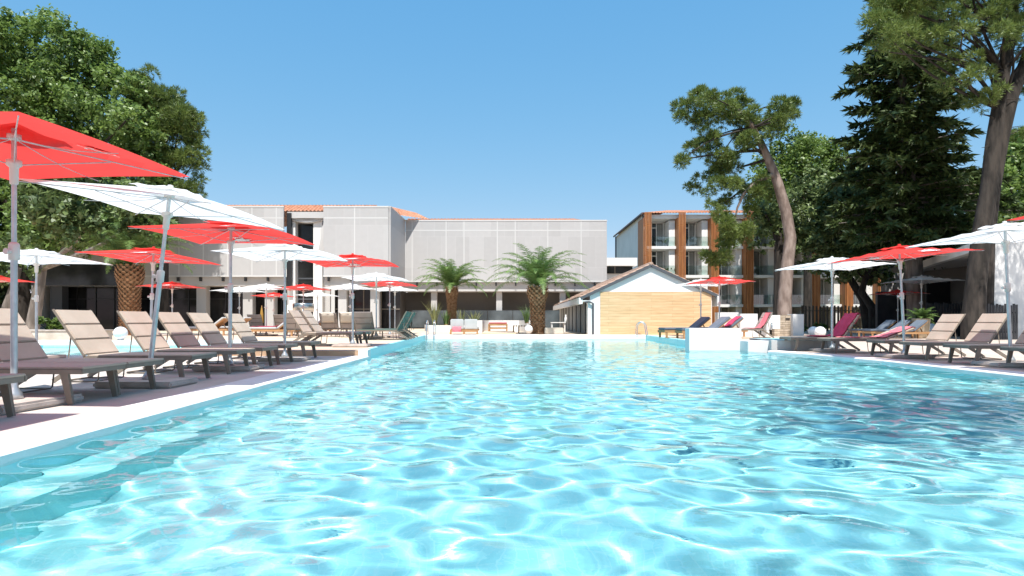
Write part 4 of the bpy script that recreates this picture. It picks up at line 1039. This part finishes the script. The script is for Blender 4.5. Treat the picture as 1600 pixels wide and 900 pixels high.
# 1 - the big broadleaf tree at the left
r = np.random.default_rng(21)
t = tree('broadleaf_tree', 'huge bright green broadleaf tree filling the upper left corner', (wx(30,36.8),36.8,0), TRG)
P = [(-190,120),(-120,60),(0,42),(60,44),(95,40),(130,70),(170,92),(195,125),(220,165),(232,215),(250,270),(255,320),(250,360),(200,385),(120,372),(40,392),(-60,400),(-190,390)]
cl = polyclumps(P, 210, 36.9, 2.6, .95, 1.7, r, 15, 8)
V_, Fc = broadcrown(cl, 400, .115, r); npmesh('crown', V_, Fc, M['leaf_broad'], t)
mb = MB(); xb = wx(30,36.8)
mb.tube([(xb,36.8,-.1),(xb+.1,36.8,2),(xb-.2,36.8,5),(xb+.1,37,9),(xb+.4,37,13)], [.62,.5,.45,.32,.12], 14)
for q in range(26):
    c = cl[r.integers(0, 120)]; limb(mb, (xb+r.normal(0,.1), 36.8, r.uniform(3.5,9)), c[:3], .2, .05, r)
mb.build('trunk', M['bark_dark'], t)
# 2 - dark pine beside it
t = tree('pine_tree', 'dark pine whose crown shows behind the right side of the bright broadleaf tree', (wx(252,38.8),38.8,0), TRG)
P = [(215,120),(262,138),(290,168),(296,212),(313,248),(303,285),(286,318),(245,345),(195,345),(200,200)]
cl = polyclumps(P, 64, 38.6, .9, .6, 1.05, r, 14, 7)
V_, Fc = needlecrown(cl, 230, .30, r, 11); npmesh('crown', V_, Fc, M['needle_pine'], t)
mb = MB(); xb = wx(252,38.8); mb.tube([(xb,38.8,-.1),(xb+.1,38.8,5),(xb-.2,38.8,10),(xb,38.8,14)], [.4,.33,.25,.08], 12)
for q in range(18): limb(mb, (xb,38.8,r.uniform(5,12)), cl[q][:3], .12, .03, r)
mb.build('trunk', M['bark_dark'], t)
# low dark tree that closes the gap below the canopy, and a leaning trunk
t = tree('broadleaf_tree', 'shaded small tree under the big canopy behind the left white parasol', (wx(-30,31),31,0), TRG)
P = [(-120,380),(-20,372),(60,380),(62,420),(20,440),(-30,452),(-120,450)]
cl = polyclumps(P, 16, 31, .9, .7, 1.1, r, 22) + polyclumps([(60,285),(130,262),(215,275),(248,310),(240,352),(110,365),(50,350)], 26, 25.2, .9, .6, .9, r, 30)
V_, Fc = broadcrown(cl, 300, .12, r); npmesh('crown', V_, Fc, M['leaf_olive'], t)
mb = MB(); limb(mb, (wx(66,31.4),31.4,3.4), (wx(150,26),26,5.4), .16, .06, r); limb(mb, (wx(66,31.4),31.4,3.4), (wx(215,25),25,5.3), .14, .05, r); mb.tube([(wx(5,31),31,-.1),(wx(12,31),31,1.5),(wx(30,31),31,3.4)], [.3,.22,.12], 10); mb.tube([(wx(48,31.4),31.4,-.1),(wx(56,31.4),31.4,1.4),(wx(66,31.4),31.4,3.4)], [.34,.28,.2], 10)
mb.build('trunk', M['bark_grey'], t)

# 3 - leaning stone pine in front of the balcony block
def Z3(cx, cy): return 1020+cx/3, 100+cy/3
t = tree('leaning_pine', 'leaning pine with a bare pinkish trunk in front of the balcony block', (wx(1225,34),34,0), TRG)
pts = [(1226,505,0),(1226,470,0),(1230,420,0),(1235,372,0),(1228,330,.1),(1215,285,.1),(1203,255,0),(1188,222,-.1),(1176,200,-.2),(1166,182,-.3)]
tp = [(wx(a,34+q), 34+q, wz(b,34+q)) for a, b, q in pts]; tp[0] = (tp[0][0], tp[0][1], -.1)
mb = MB(); mb.tube(tp, [.40,.36,.33,.31,.29,.26,.23,.19,.15,.10], 14)
CL = [(245,120,45),(235,165,42),(170,205,58),(140,262,44),(225,250,62),(300,190,58),(340,245,66),(410,165,58),(420,250,56),(480,215,50),(480,290,66),(560,255,62),(615,225,52),(640,200,38),(640,255,34),(600,300,48),(540,335,40),(180,400,46),(160,450,40),(240,355,44),(300,350,44),(245,420,38),(335,425,44),(400,385,50),(430,335,50),(300,500,60),(208,560,42),(265,575,46),(360,495,52),(400,545,50),(330,640,42),(420,600,50),(505,560,44),(540,625,40),(300,670,34),(360,715,50),(400,765,52),(340,780,50),(430,800,40),(350,850,48),(320,885,32),(470,690,40),(290,900,34),(250,920,30),(330,930,36)]
cl = []
for cx_, cy_, rr in CL:
    a, b = Z3(cx_, cy_); q = 34 + r.uniform(-1.5, 1.5)
    for j in range(3): cl.append((wx(a,q)+r.normal(0,.28), q+r.normal(0,.4), wz(b,q)+r.normal(0,.2), rr/3/F*34*r.uniform(.52,.82)))
V_, Fc = needlecrown(cl, 400, .26, r, 11); npmesh('crown', V_, Fc, M['needle_pine'], t)
mb.build('trunk', M['bark_pine'], t); mb = MB()
for i in (0,4,8,12,16,20,24,28,32,36,40,44,48,52,54,57,62,66): limb(mb, tp[-1 if i < 40 else -2], cl[i*1][:3], .055, .02, r, .12)
for (a0, b0), k in (((1185,225),75),((1192,240),69),((1196,250),84),((1188,235),54),((1206,268),90)): limb(mb, (wx(a0,34),34,wz(b0,34)), cl[k][:3], .10, .03, r, .1)
mb.build('limbs', M['bark_dark'], t); mb = MB()
mb.tube([(wx(x_,33.8),33.8,wz(y_,33.8)) for x_, y_ in ((1207,274),(1190,281),(1175,290),(1162,303),(1152,325),(1148,345))], [.13,.11,.09,.08,.06,.04], 8)
mb.build('bare_branch', M['bark_pine'], t)
# dark second trunk beside it
t = tree('broadleaf_tree', 'dark leafy tree standing directly left of the leaning pine trunk', (wx(1217,37),37,0), TRG)
P = [(1165,335),(1205,318),(1240,335),(1262,380),(1240,400),(1195,392),(1168,372)]
cl = polyclumps(P, 18, 37, 1, .6, 1.0, r, 22); V_, Fc = broadcrown(cl, 330, .11, r); npmesh('crown', V_, Fc, M['leaf_olive'], t)
mb = MB(); mb.tube([(wx(1218,37),37,-.1),(wx(1219,37),37,3),(wx(1216,37),37,6)], [.42,.36,.2], 12)
for q in range(6): limb(mb, (wx(1217,37),37,4.6), cl[q][:3], .12, .04, r)
mb.build('trunk', M['bark_dark'], t)

# 4 - big dark conifer
t = tree('dark_conifer', 'very tall dark conifer with drooping sprays and a thick grey trunk', (wx(1431,31),31,0), TRG)
xb, db = wx(1425,31), 31.0; ztop = wz(-30,31); zbot = wz(398,31)
mb = MB(); mb.tube([(wx(1434,31),31,-.1),(wx(1432,31),31,1.2),(wx(1427,31),31,4),(wx(1418,31),31,9),(wx(1405,31),31,15),(wx(1400,31),31,ztop)], [.50,.42,.38,.28,.15,.03], 14)
C_, U_, V2 = [], [], []
nb = 240
for i in range(nb):
    f = (i+.5)/nb; z = ztop + (zbot-ztop)*f**.85; az = i*2.399963 + r.normal(0,.3)
    L = (1.25 + 2.75*f**.7)*r.uniform(.62,1.12)
    if r.random() < .12: L *= 1.18
    xa = xb + (wx(1404,31)-xb)*(1-f)
    dv = np.array([math.cos(az), math.sin(az), 0]); droop = .10+.30*f
    p1 = np.array([xa, db, z]) + dv*L + np.array([0,0,.10*L - droop*L*.5])
    limb(mb, (xa, db, z), p1, .055, .012, r, .04, 4)
    k = int(26*L)
    tt = r.uniform(.22, 1.03, k)[:, None]; c = np.array([xa, db, z]) + dv*L*tt + np.array([0,0,1])*(.10*L*tt - droop*L*.5*tt**2)
    sd = np.array([-dv[1], dv[0], 0]); sg = r.choice([-1, 1], k)[:, None]
    spread = .42*L*.5*(1.08-tt)*r.uniform(.1,1,(k,1)) + .05
    c = c + sd*sg*spread + r.normal(size=c.shape)*.05
    ax = unit(dv*.75 + sd*sg*r.uniform(.2,.9,(k,1)) + np.array([0,0,1])*r.uniform(-.75,.10,(k,1)))
    for sub in range(3):
        a2 = unit(ax + r.normal(size=ax.shape)*.33); l = r.uniform(.16,.34,(k,1))
        u = a2*l; v = unit(np.cross(a2, unit(r.normal(size=ax.shape)*.5+[0,0,1])))*l*.26
        C_.append(c+u*.5); U_.append(u); V2.append(v)
V_, Fc = quads(np.concatenate(C_), np.concatenate(U_), np.concatenate(V2)); npmesh('crown', V_, Fc, M['needle_fir'], t)
mb.build('trunk', M['bark_grey'], t)

# 5 - tall pine at the right edge
def Z5(cx, cy): return 1280+cx/2.57, cy/2.57
t = tree('tall_pine', 'tall forked pine with a dark trunk along the right edge', (wx(1520,24.5),24.5,0), TRG)
mb = MB(); q = 24.5
mb.tube([(wx(1524,q),q,-.1),(wx(1521,q),q,.8),(wx(1525,q),q,2.2),(wx(1534,q),q,4.3),(wx(1545,q),q,wz(300,q)),(wx(1553,q),q,wz(220,q)),(wx(1560,q),q,wz(170,q)),(wx(1572,q),q,wz(90,q)),(wx(1582,q),q,wz(20,q)),(wx(1600,q),q,wz(-160,q))], [.50,.42,.36,.33,.31,.28,.24,.21,.19,.08], 16)
mb.tube([(wx(1536,q+.25),q+.25,-.1),(wx(1537,q+.2),q+.2,1.5),(wx(1541,q+.1),q+.1,4),(wx(1552,q),q,wz(290,q)),(wx(1566,q),q,wz(215,q)),(wx(1582,q),q,wz(150,q)),(wx(1604,q),q,wz(90,q)),(wx(1650,q),q,wz(-60,q))], [.42,.34,.30,.26,.24,.22,.20,.10], 14)
CL = [(255,60,60),(250,120,55),(330,55,70),(400,40,70),(460,95,60),(335,160,60),(262,185,45),(385,215,52),(440,170,55),(500,130,60),(545,60,55),(470,262,40),(540,305,40),(600,262,42),(575,190,50),(640,125,50),(655,215,40),(560,335,28),(625,300,32),(700,55,55),(725,160,38),(640,385,46),(700,372,38),(800,85,50),(795,215,45),(800,375,46),(760,30,50),(620,30,60),(300,0,60),(380,-40,70),(480,-20,70),(560,-60,80),(660,-60,80),(760,-70,80),(440,-110,80),(580,-160,90),(720,-180,90),(860,-60,90),(880,120,70),(870,250,60),(960,30,90),(850,-200,90),(300,110,50),(420,110,55)]
cl = []
for cx_, cy_, rr in CL:
    a, b = Z5(cx_, cy_); qq = 24.3 + r.uniform(-1.9, 1.2)
    for j in range(3): cl.append((wx(a,qq)+r.normal(0,.3), qq+r.normal(0,.35), wz(b,qq)+r.normal(0,.18), rr/2.57/F*24.5*r.uniform(.5,.85)))
V_, Fc = needlecrown(cl, 420, .22, r, 11); npmesh('crown', V_, Fc, M['needle_pine'], t)
for i in range(0, len(cl), 3):
    a = (wx(1560,q),q,wz(170,q)) if cl[i][2] < wz(60,q) else (wx(1578,q),q,wz(50,q))
    if i % 2 == 0 or True: limb(mb, a if r.random() < .7 else (wx(1568,q),q,wz(115,q)), cl[i][:3], .075, .018, r, .12, 7)
for s_ in range(9):
    z_ = r.uniform(wz(260,q), wz(150,q)); limb(mb, (wx(1555,q),q,z_), (wx(1555+r.choice([-1,1])*r.uniform(18,34),q),q-.3,z_+r.uniform(-.2,.4)), .03, .008, r, .1, 4)
mb.build('trunk', M['bark_dark'], t)

# 6..9 - trees behind
def backtree(nm, label, P, n, d, dd, r0, r1, m, dens, ls, tr, kind='b', bark='bark_dark', edge=24):
    t = tree(nm, label, (wx(tr[0][0],d), d, 0), TRG); cl = polyclumps(P, n, d, dd, r0, r1, r, edge)
    V_, Fc = (broadcrown(cl, dens*2.6, ls*.78, r) if kind == 'b' else needlecrown(cl, dens*2.5, ls*.8, r, 10))
    npmesh('crown', V_, Fc, M[m], t); mb = MB()
    tp = [(wx(a,d), d, wz(b,d)) for a, b, w in tr]; tp[0] = (tp[0][0], d, -.1)
    mb.tube(tp, [w for a, b, w in tr], 10)
    for q in range(min(14, n)): limb(mb, tp[-1] if q % 2 else tp[-2], cl[q][:3], tr[-1][2]*.7, .03, r)
    mb.build('trunk', M[bark], t)
backtree('broadleaf_tree', 'light green tree rising behind the leaning pine trunk', [(1180,300),(1196,250),(1215,222),(1240,212),(1262,216),(1285,224),(1310,235),(1320,290),(1310,360),(1250,370),(1200,350)], 56, 57.5, 1.8, 1.1, 1.9, 'leaf_light', 120, .17, [(1262,500,.4),(1262,400,.35),(1258,320,.2)])
backtree('broadleaf_tree', 'dense olive green tree between the leaning pine and the dark conifer', [(1242,300),(1262,285),(1300,262),(1335,270),(1372,300),(1385,400),(1340,432),(1290,415),(1250,432),(1238,395)], 62, 38, 2, .7, 1.25, 'leaf_olive', 130, .15, [(1357,500,.30),(1350,470,.26),(1336,448,.22),(1322,425,.18),(1310,395,.12)])
backtree('broadleaf_tree', 'dark crooked tree with a bent black trunk before the orange fins', [(1300,400),(1330,385),(1380,392),(1410,410),(1395,430),(1350,436),(1310,432)], 14, 36, 1, .5, .8, 'leaf_olive', 130, .14, [(1366,520,.28),(1364,482,.24),(1346,456,.20),(1352,436,.16),(1362,412,.09)])
backtree('broadleaf_tree', 'rounded green tree behind the tall pine trunk at the right edge', [(1500,300),(1530,270),(1560,255),(1590,240),(1640,235),(1680,290),(1680,400),(1500,400)], 50, 44, 2, 1.0, 1.6, 'leaf_broad', 110, .19, [(1580,500,.4),(1580,420,.3),(1585,330,.2)])
backtree('pine_tree', 'far pine top showing right of the tall forked trunk', [(1572,228),(1590,212),(1625,210),(1650,240),(1630,270),(1585,268)], 14, 52, 1.5, .9, 1.3, 'needle_pine', 60, .4, [(1612,500,.4),(1612,400,.3),(1610,270,.2)], 'n')
backtree('broadleaf_tree', 'dark tree filling the background behind the conifer trunk', [(1290,380),(1340,250),(1420,230),(1500,300),(1520,400),(1480,430),(1400,440),(1310,430)], 55, 42, 1.5, .9, 1.4, 'needle_fir', 120, .18, [(1400,500,.35),(1400,450,.3),(1400,350,.2)])
backtree('broadleaf_tree', 'dark shaded tree closing the view beyond the left edge of the dark glazing', [(-160,395),(-60,370),(40,385),(72,430),(74,512),(-40,516),(-160,512)], 34, 43.5, 1.5, .9, 1.4, 'needle_fir', 110, .18, [(10,500,.35),(5,450,.3),(0,400,.2)])
# pine standing off frame behind the photographer's right: its crown shades the water
t = tree('pine_tree', 'pine standing behind the camera at the right whose crown shades the pool', (9.6,-1.9,0), TRG)
cl = [(5.9+r.normal(0,1.45), -1.2+r.normal(0,.85), 14.4+r.normal(0,.7), r.uniform(.6,1.0)) for i in range(44)]
V_, Fc = needlecrown(cl, 62, .28, r, 9); npmesh('crown', V_, Fc, M['needle_pine'], t)
mb = MB(); mb.tube([(9.6,-1.9,-.1),(9.5,-1.9,4),(9.0,-1.8,9),(8.0,-1.6,12.5),(7.4,-1.5,14)], [.4,.34,.28,.2,.08], 12)
for q in range(12): limb(mb, (8.0,-1.6,12.5), cl[q][:3], .08, .02, r)
mb.build('trunk', M['bark_pine'], t)

t = tree('pine_tree', 'pine just outside the right edge whose crown dapples the white building', (21.6,20.6,0), TRG)
cl = [(21.2+r.normal(0,1.3), 20.6+r.normal(0,.9), 9.6+r.normal(0,1.1), r.uniform(.5,.9)) for i in range(34)]
V_, Fc = needlecrown(cl, 150, .26, r, 9); npmesh('crown', V_, Fc, M['needle_pine'], t)
mb = MB(); mb.tube([(21.6,20.6,-.1),(21.5,20.6,4),(21.3,20.6,8),(21.2,20.6,10.5)], [.35,.3,.2,.08], 12)
for q in range(12): limb(mb, (21.3,20.6,7.5), cl[q][:3], .07, .02, r)
mb.build('trunk', M['bark_pine'], t)

# palms
def palm(label, px, d, ytop_trunk, r0, r1, L, nf, seed, z0, mid=1.0, droop=1.5):
    x = wx(px, d); zt = wz(ytop_trunk, d); t = thing('palm_tree', (x,d,z0), label, 'palm', 'palms by the pool'); rr = np.random.default_rng(seed)
    mb = MB(); n = 22; prof = []
    for i in range(n*2+1):
        f = i/(2*n); rad = r0 + (r1-r0)*f + mid*.16*math.exp(-((f-.86)/.16)**2)
        prof.append((rad*(1.0 if i % 2 else .93), (zt-z0)*f))
    mb.lathe(prof, 22, (x,d,z0), False)
    rows_ = int((zt-z0)/.10)
    for i in range(rows_):                                   # cut leaf bases in a spiral lattice
        f = i/rows_; rad = r0 + (r1-r0)*f + mid*.16*math.exp(-((f-.86)/.16)**2)
        for j in range(13):
            a = 2*PI*(j+.5*(i % 2))/13; z = z0 + (zt-z0)*f; big = .6 + .8*f
            c = Vector((x+math.cos(a)*rad, d+math.sin(a)*rad, z)); o = Vector((math.cos(a), math.sin(a), 0)); sd = Vector((-o.y, o.x, 0))
            h = .10*big; w = rad*.22
            tip = c + o*(.05*big+.02*rr.random()) + Vector((0,0,h))
            mb.add([c-sd*w, c+sd*w, tip+sd*w*.6, tip-sd*w*.6, c+Vector((0,0,h))-sd*w*.6, c+Vector((0,0,h))+sd*w*.6], [(0,1,2,3),(3,2,5,4)])
    mb.build('trunk', M['bark_palm'], t)
    V, Fc = frondset(nf, L, 0, droop, (x,d,zt-.05), L*.15, .024, 24, seed, (.42,1.42))
    addq(MB(), V, Fc).build('crown', M['frond'], t); return t
palm('big palm with a thick scaly trunk right of the curved bench', 840, 29.3, 448, .36, .31, 3.0, 46, 4, TZ, 1.0, 1.5)
palm('slimmer palm with a reddish trunk behind the double daybed', 706, 36, 449, .27, .25, 2.75, 44, 8, TZ+.3, .5)
palm('shaded palm with a dark thick trunk behind the left red parasol', 203, 27, 415, .42, .36, 3.5, 40, 12, TZ)
# small plants
def grassclump(label, px, d, z, h, n, seed, m='grass_blade', w=.028, sp=.5, nm='spiky_plant'):
    rr = np.random.default_rng(seed); x = wx(px,d); t = thing(nm, (x,d,z), label, 'plant', 'small plants by the terrace'); V = []; Fc = []
    for i in range(n):
        az = rr.uniform(0,2*PI); lean = rr.uniform(.05,sp); L = h*rr.uniform(.6,1.1); o = np.array([math.cos(az),math.sin(az),0]); s_ = np.array([-o[1],o[0],0]); k = len(V)
        b = np.array([x,d,z]) + o*rr.uniform(0,.12)
        for q in range(5):
            f = q/4; p = b + o*lean*L*f**1.6 + np.array([0,0,L*(f-.25*lean*f*f)]); ww = w*(1-f*.9); V += [p-s_*ww, p+s_*ww]
        Fc += [(k+2*q, k+2*q+1, k+2*q+3, k+2*q+2) for q in range(4)]
    MB().add(V, Fc).build('blades', M[m], t); MB().lathe([(.09,-.02),(.11,.03),(.05,.08),(0,.09)], 10, (x,d,z)).build('stem', M['bark_palm'], t)
grassclump('tall variegated spiky plant left of the slimmer palm', 679, 34.8, TZ+.36, 1.45, 60, 1)
grassclump('green spiky plant at the foot of the slimmer palm', 697, 35.2, TZ+.36, .85, 60, 2, 'frond')
grassclump('small upright spiky plant behind the left half of the daybed', 721, 35.5, TZ+.36, 1.0, 30, 3)
grassclump('spreading variegated spiky plant behind the right half of the daybed', 741, 35, TZ+.36, .85, 60, 4, 'grass_blade', .028, .8)
grassclump('dark feathery plant beside the big palm trunk', 823, 33, TZ+.5, 1.05, 70, 5, 'frond', .02, .5)
def shrub(label, px, d, z, rx, rz_, seed, n=90):
    rr = np.random.default_rng(seed); x = wx(px,d); t = thing('shrub', (x,d,z), label, 'shrub', 'shrubs')
    cl = [(x+rr.normal(0,rx*.4), d+rr.normal(0,rx*.3), z+rz_*rr.uniform(.35,.85), rx*rr.uniform(.4,.6)) for i in range(6)]
    V_, Fc = broadcrown(cl, n/(rx*rx)*4, .07, rr); npmesh('foliage', V_, Fc, M['shrub'], t)
    mb = MB()
    for c in cl: mb.tube([(x,d,z-.03),((x+c[0])/2,d,z+.2*rz_),c[:3]], [.02,.015,.008], 5)
    mb.build('stems', M['bark_dark'], t)
shrub('yellow green shrub between the white wall slabs', 1190, 31, -.02, .32, .62, 31)
for px, s_, lb in ((78,32,'first low green shrub in the stone planter'),(92,33,'middle low green shrub in the stone planter'),(104,34,'last low green shrub in the stone planter')): shrub(lb, px, 20.45, .40, .30, .45, s_)
for k, (px, lb) in enumerate(((1256,'low green shrub at the left end of the grey brown fence'),(1282,'low green shrub under the first orange fin of the right block'),(1310,'low green shrub before the grey brown fence middle'))): shrub(lb, px, 39.5, -.02, .45, .55, 40+k)
# balcony greenery
for k, (px, py, lb) in enumerate(((1249,474,'leafy balcony plant left of the first right-hand fin'),(1043,385,'leafy plant on the top balcony left of a fin'),(1045,430,'leafy plant on the middle balcony above the gable roof'))):
    shrub(lb, px, dA+.6, wz(py,dA+.6)+.02, .42, .75, 50+k)

# ================================================================ LIGHT, SKY, CAMERA
EL = R(63)
w = bpy.data.worlds.new('World'); S.world = w; w.use_nodes = True
nt = w.node_tree; bg = nt.nodes['Background']; sk = nt.nodes.new('ShaderNodeTexSky'); sk.sky_type = 'NISHITA'; sk.sun_disc = False
sk.sun_elevation = EL; sk.sun_rotation = R(180); sk.air_density = 1.0; sk.dust_density = .1; sk.ozone_density = 2.2; sk.altitude = 0
sp = nt.nodes.new('ShaderNodeSeparateColor'); cb = nt.nodes.new('ShaderNodeCombineColor'); nt.links.new(sk.outputs[0], sp.inputs[0])
for i, (k0, k1, e) in enumerate(((1.165, .715, .95), (1.99, 1.97, .46), (3.52, 3.53, .22))):   # the clear blue of a polarised summer sky
    p = nt.nodes.new('ShaderNodeMath'); p.operation = 'POWER'; q = nt.nodes.new('ShaderNodeMath'); q.operation = 'MULTIPLY'
    nt.links.new(sp.outputs[i], p.inputs[0]); p.inputs[1].default_value = e; q.inputs[1].default_value = k1/k0**e
    nt.links.new(p.outputs[0], q.inputs[0]); nt.links.new(q.outputs[0], cb.inputs[i])
nt.links.new(cb.outputs[0], bg.inputs[0]); bg.inputs[1].default_value = .13
L = bpy.data.lights.new('sun', 'SUN'); L.energy = 4.2; L.angle = R(.53); L.color = (1, .955, .89); L.cycles.is_caustics_light = True
lo = bpy.data.objects.new('sun', L); C.objects.link(lo); lo.rotation_euler = (R(90)-EL, 0, R(1.0)); lo.location = (0,-20,40)
cam = bpy.data.cameras.new('camera'); co = bpy.data.objects.new('camera', cam); C.objects.link(co); S.camera = co
co.location = (0, 0, H); co.rotation_euler = (R(90), 0, 0); cam.sensor_width = 36; cam.lens = 36*F/1600; cam.shift_y = (HY-450)/1600; cam.clip_start = .05; cam.clip_end = 2000
S.view_settings.view_transform = 'Standard'; S.view_settings.look = 'None'; S.view_settings.gamma = 1; S.view_settings.use_curve_mapping = False
S.view_settings.exposure = .8
S.cycles.max_bounces = 10; S.cycles.transparent_max_bounces = 16; S.cycles.caustics_reflective = False; S.cycles.caustics_refractive = True
S.cycles.sample_clamp_indirect = 6
S.cycles.use_denoising = True
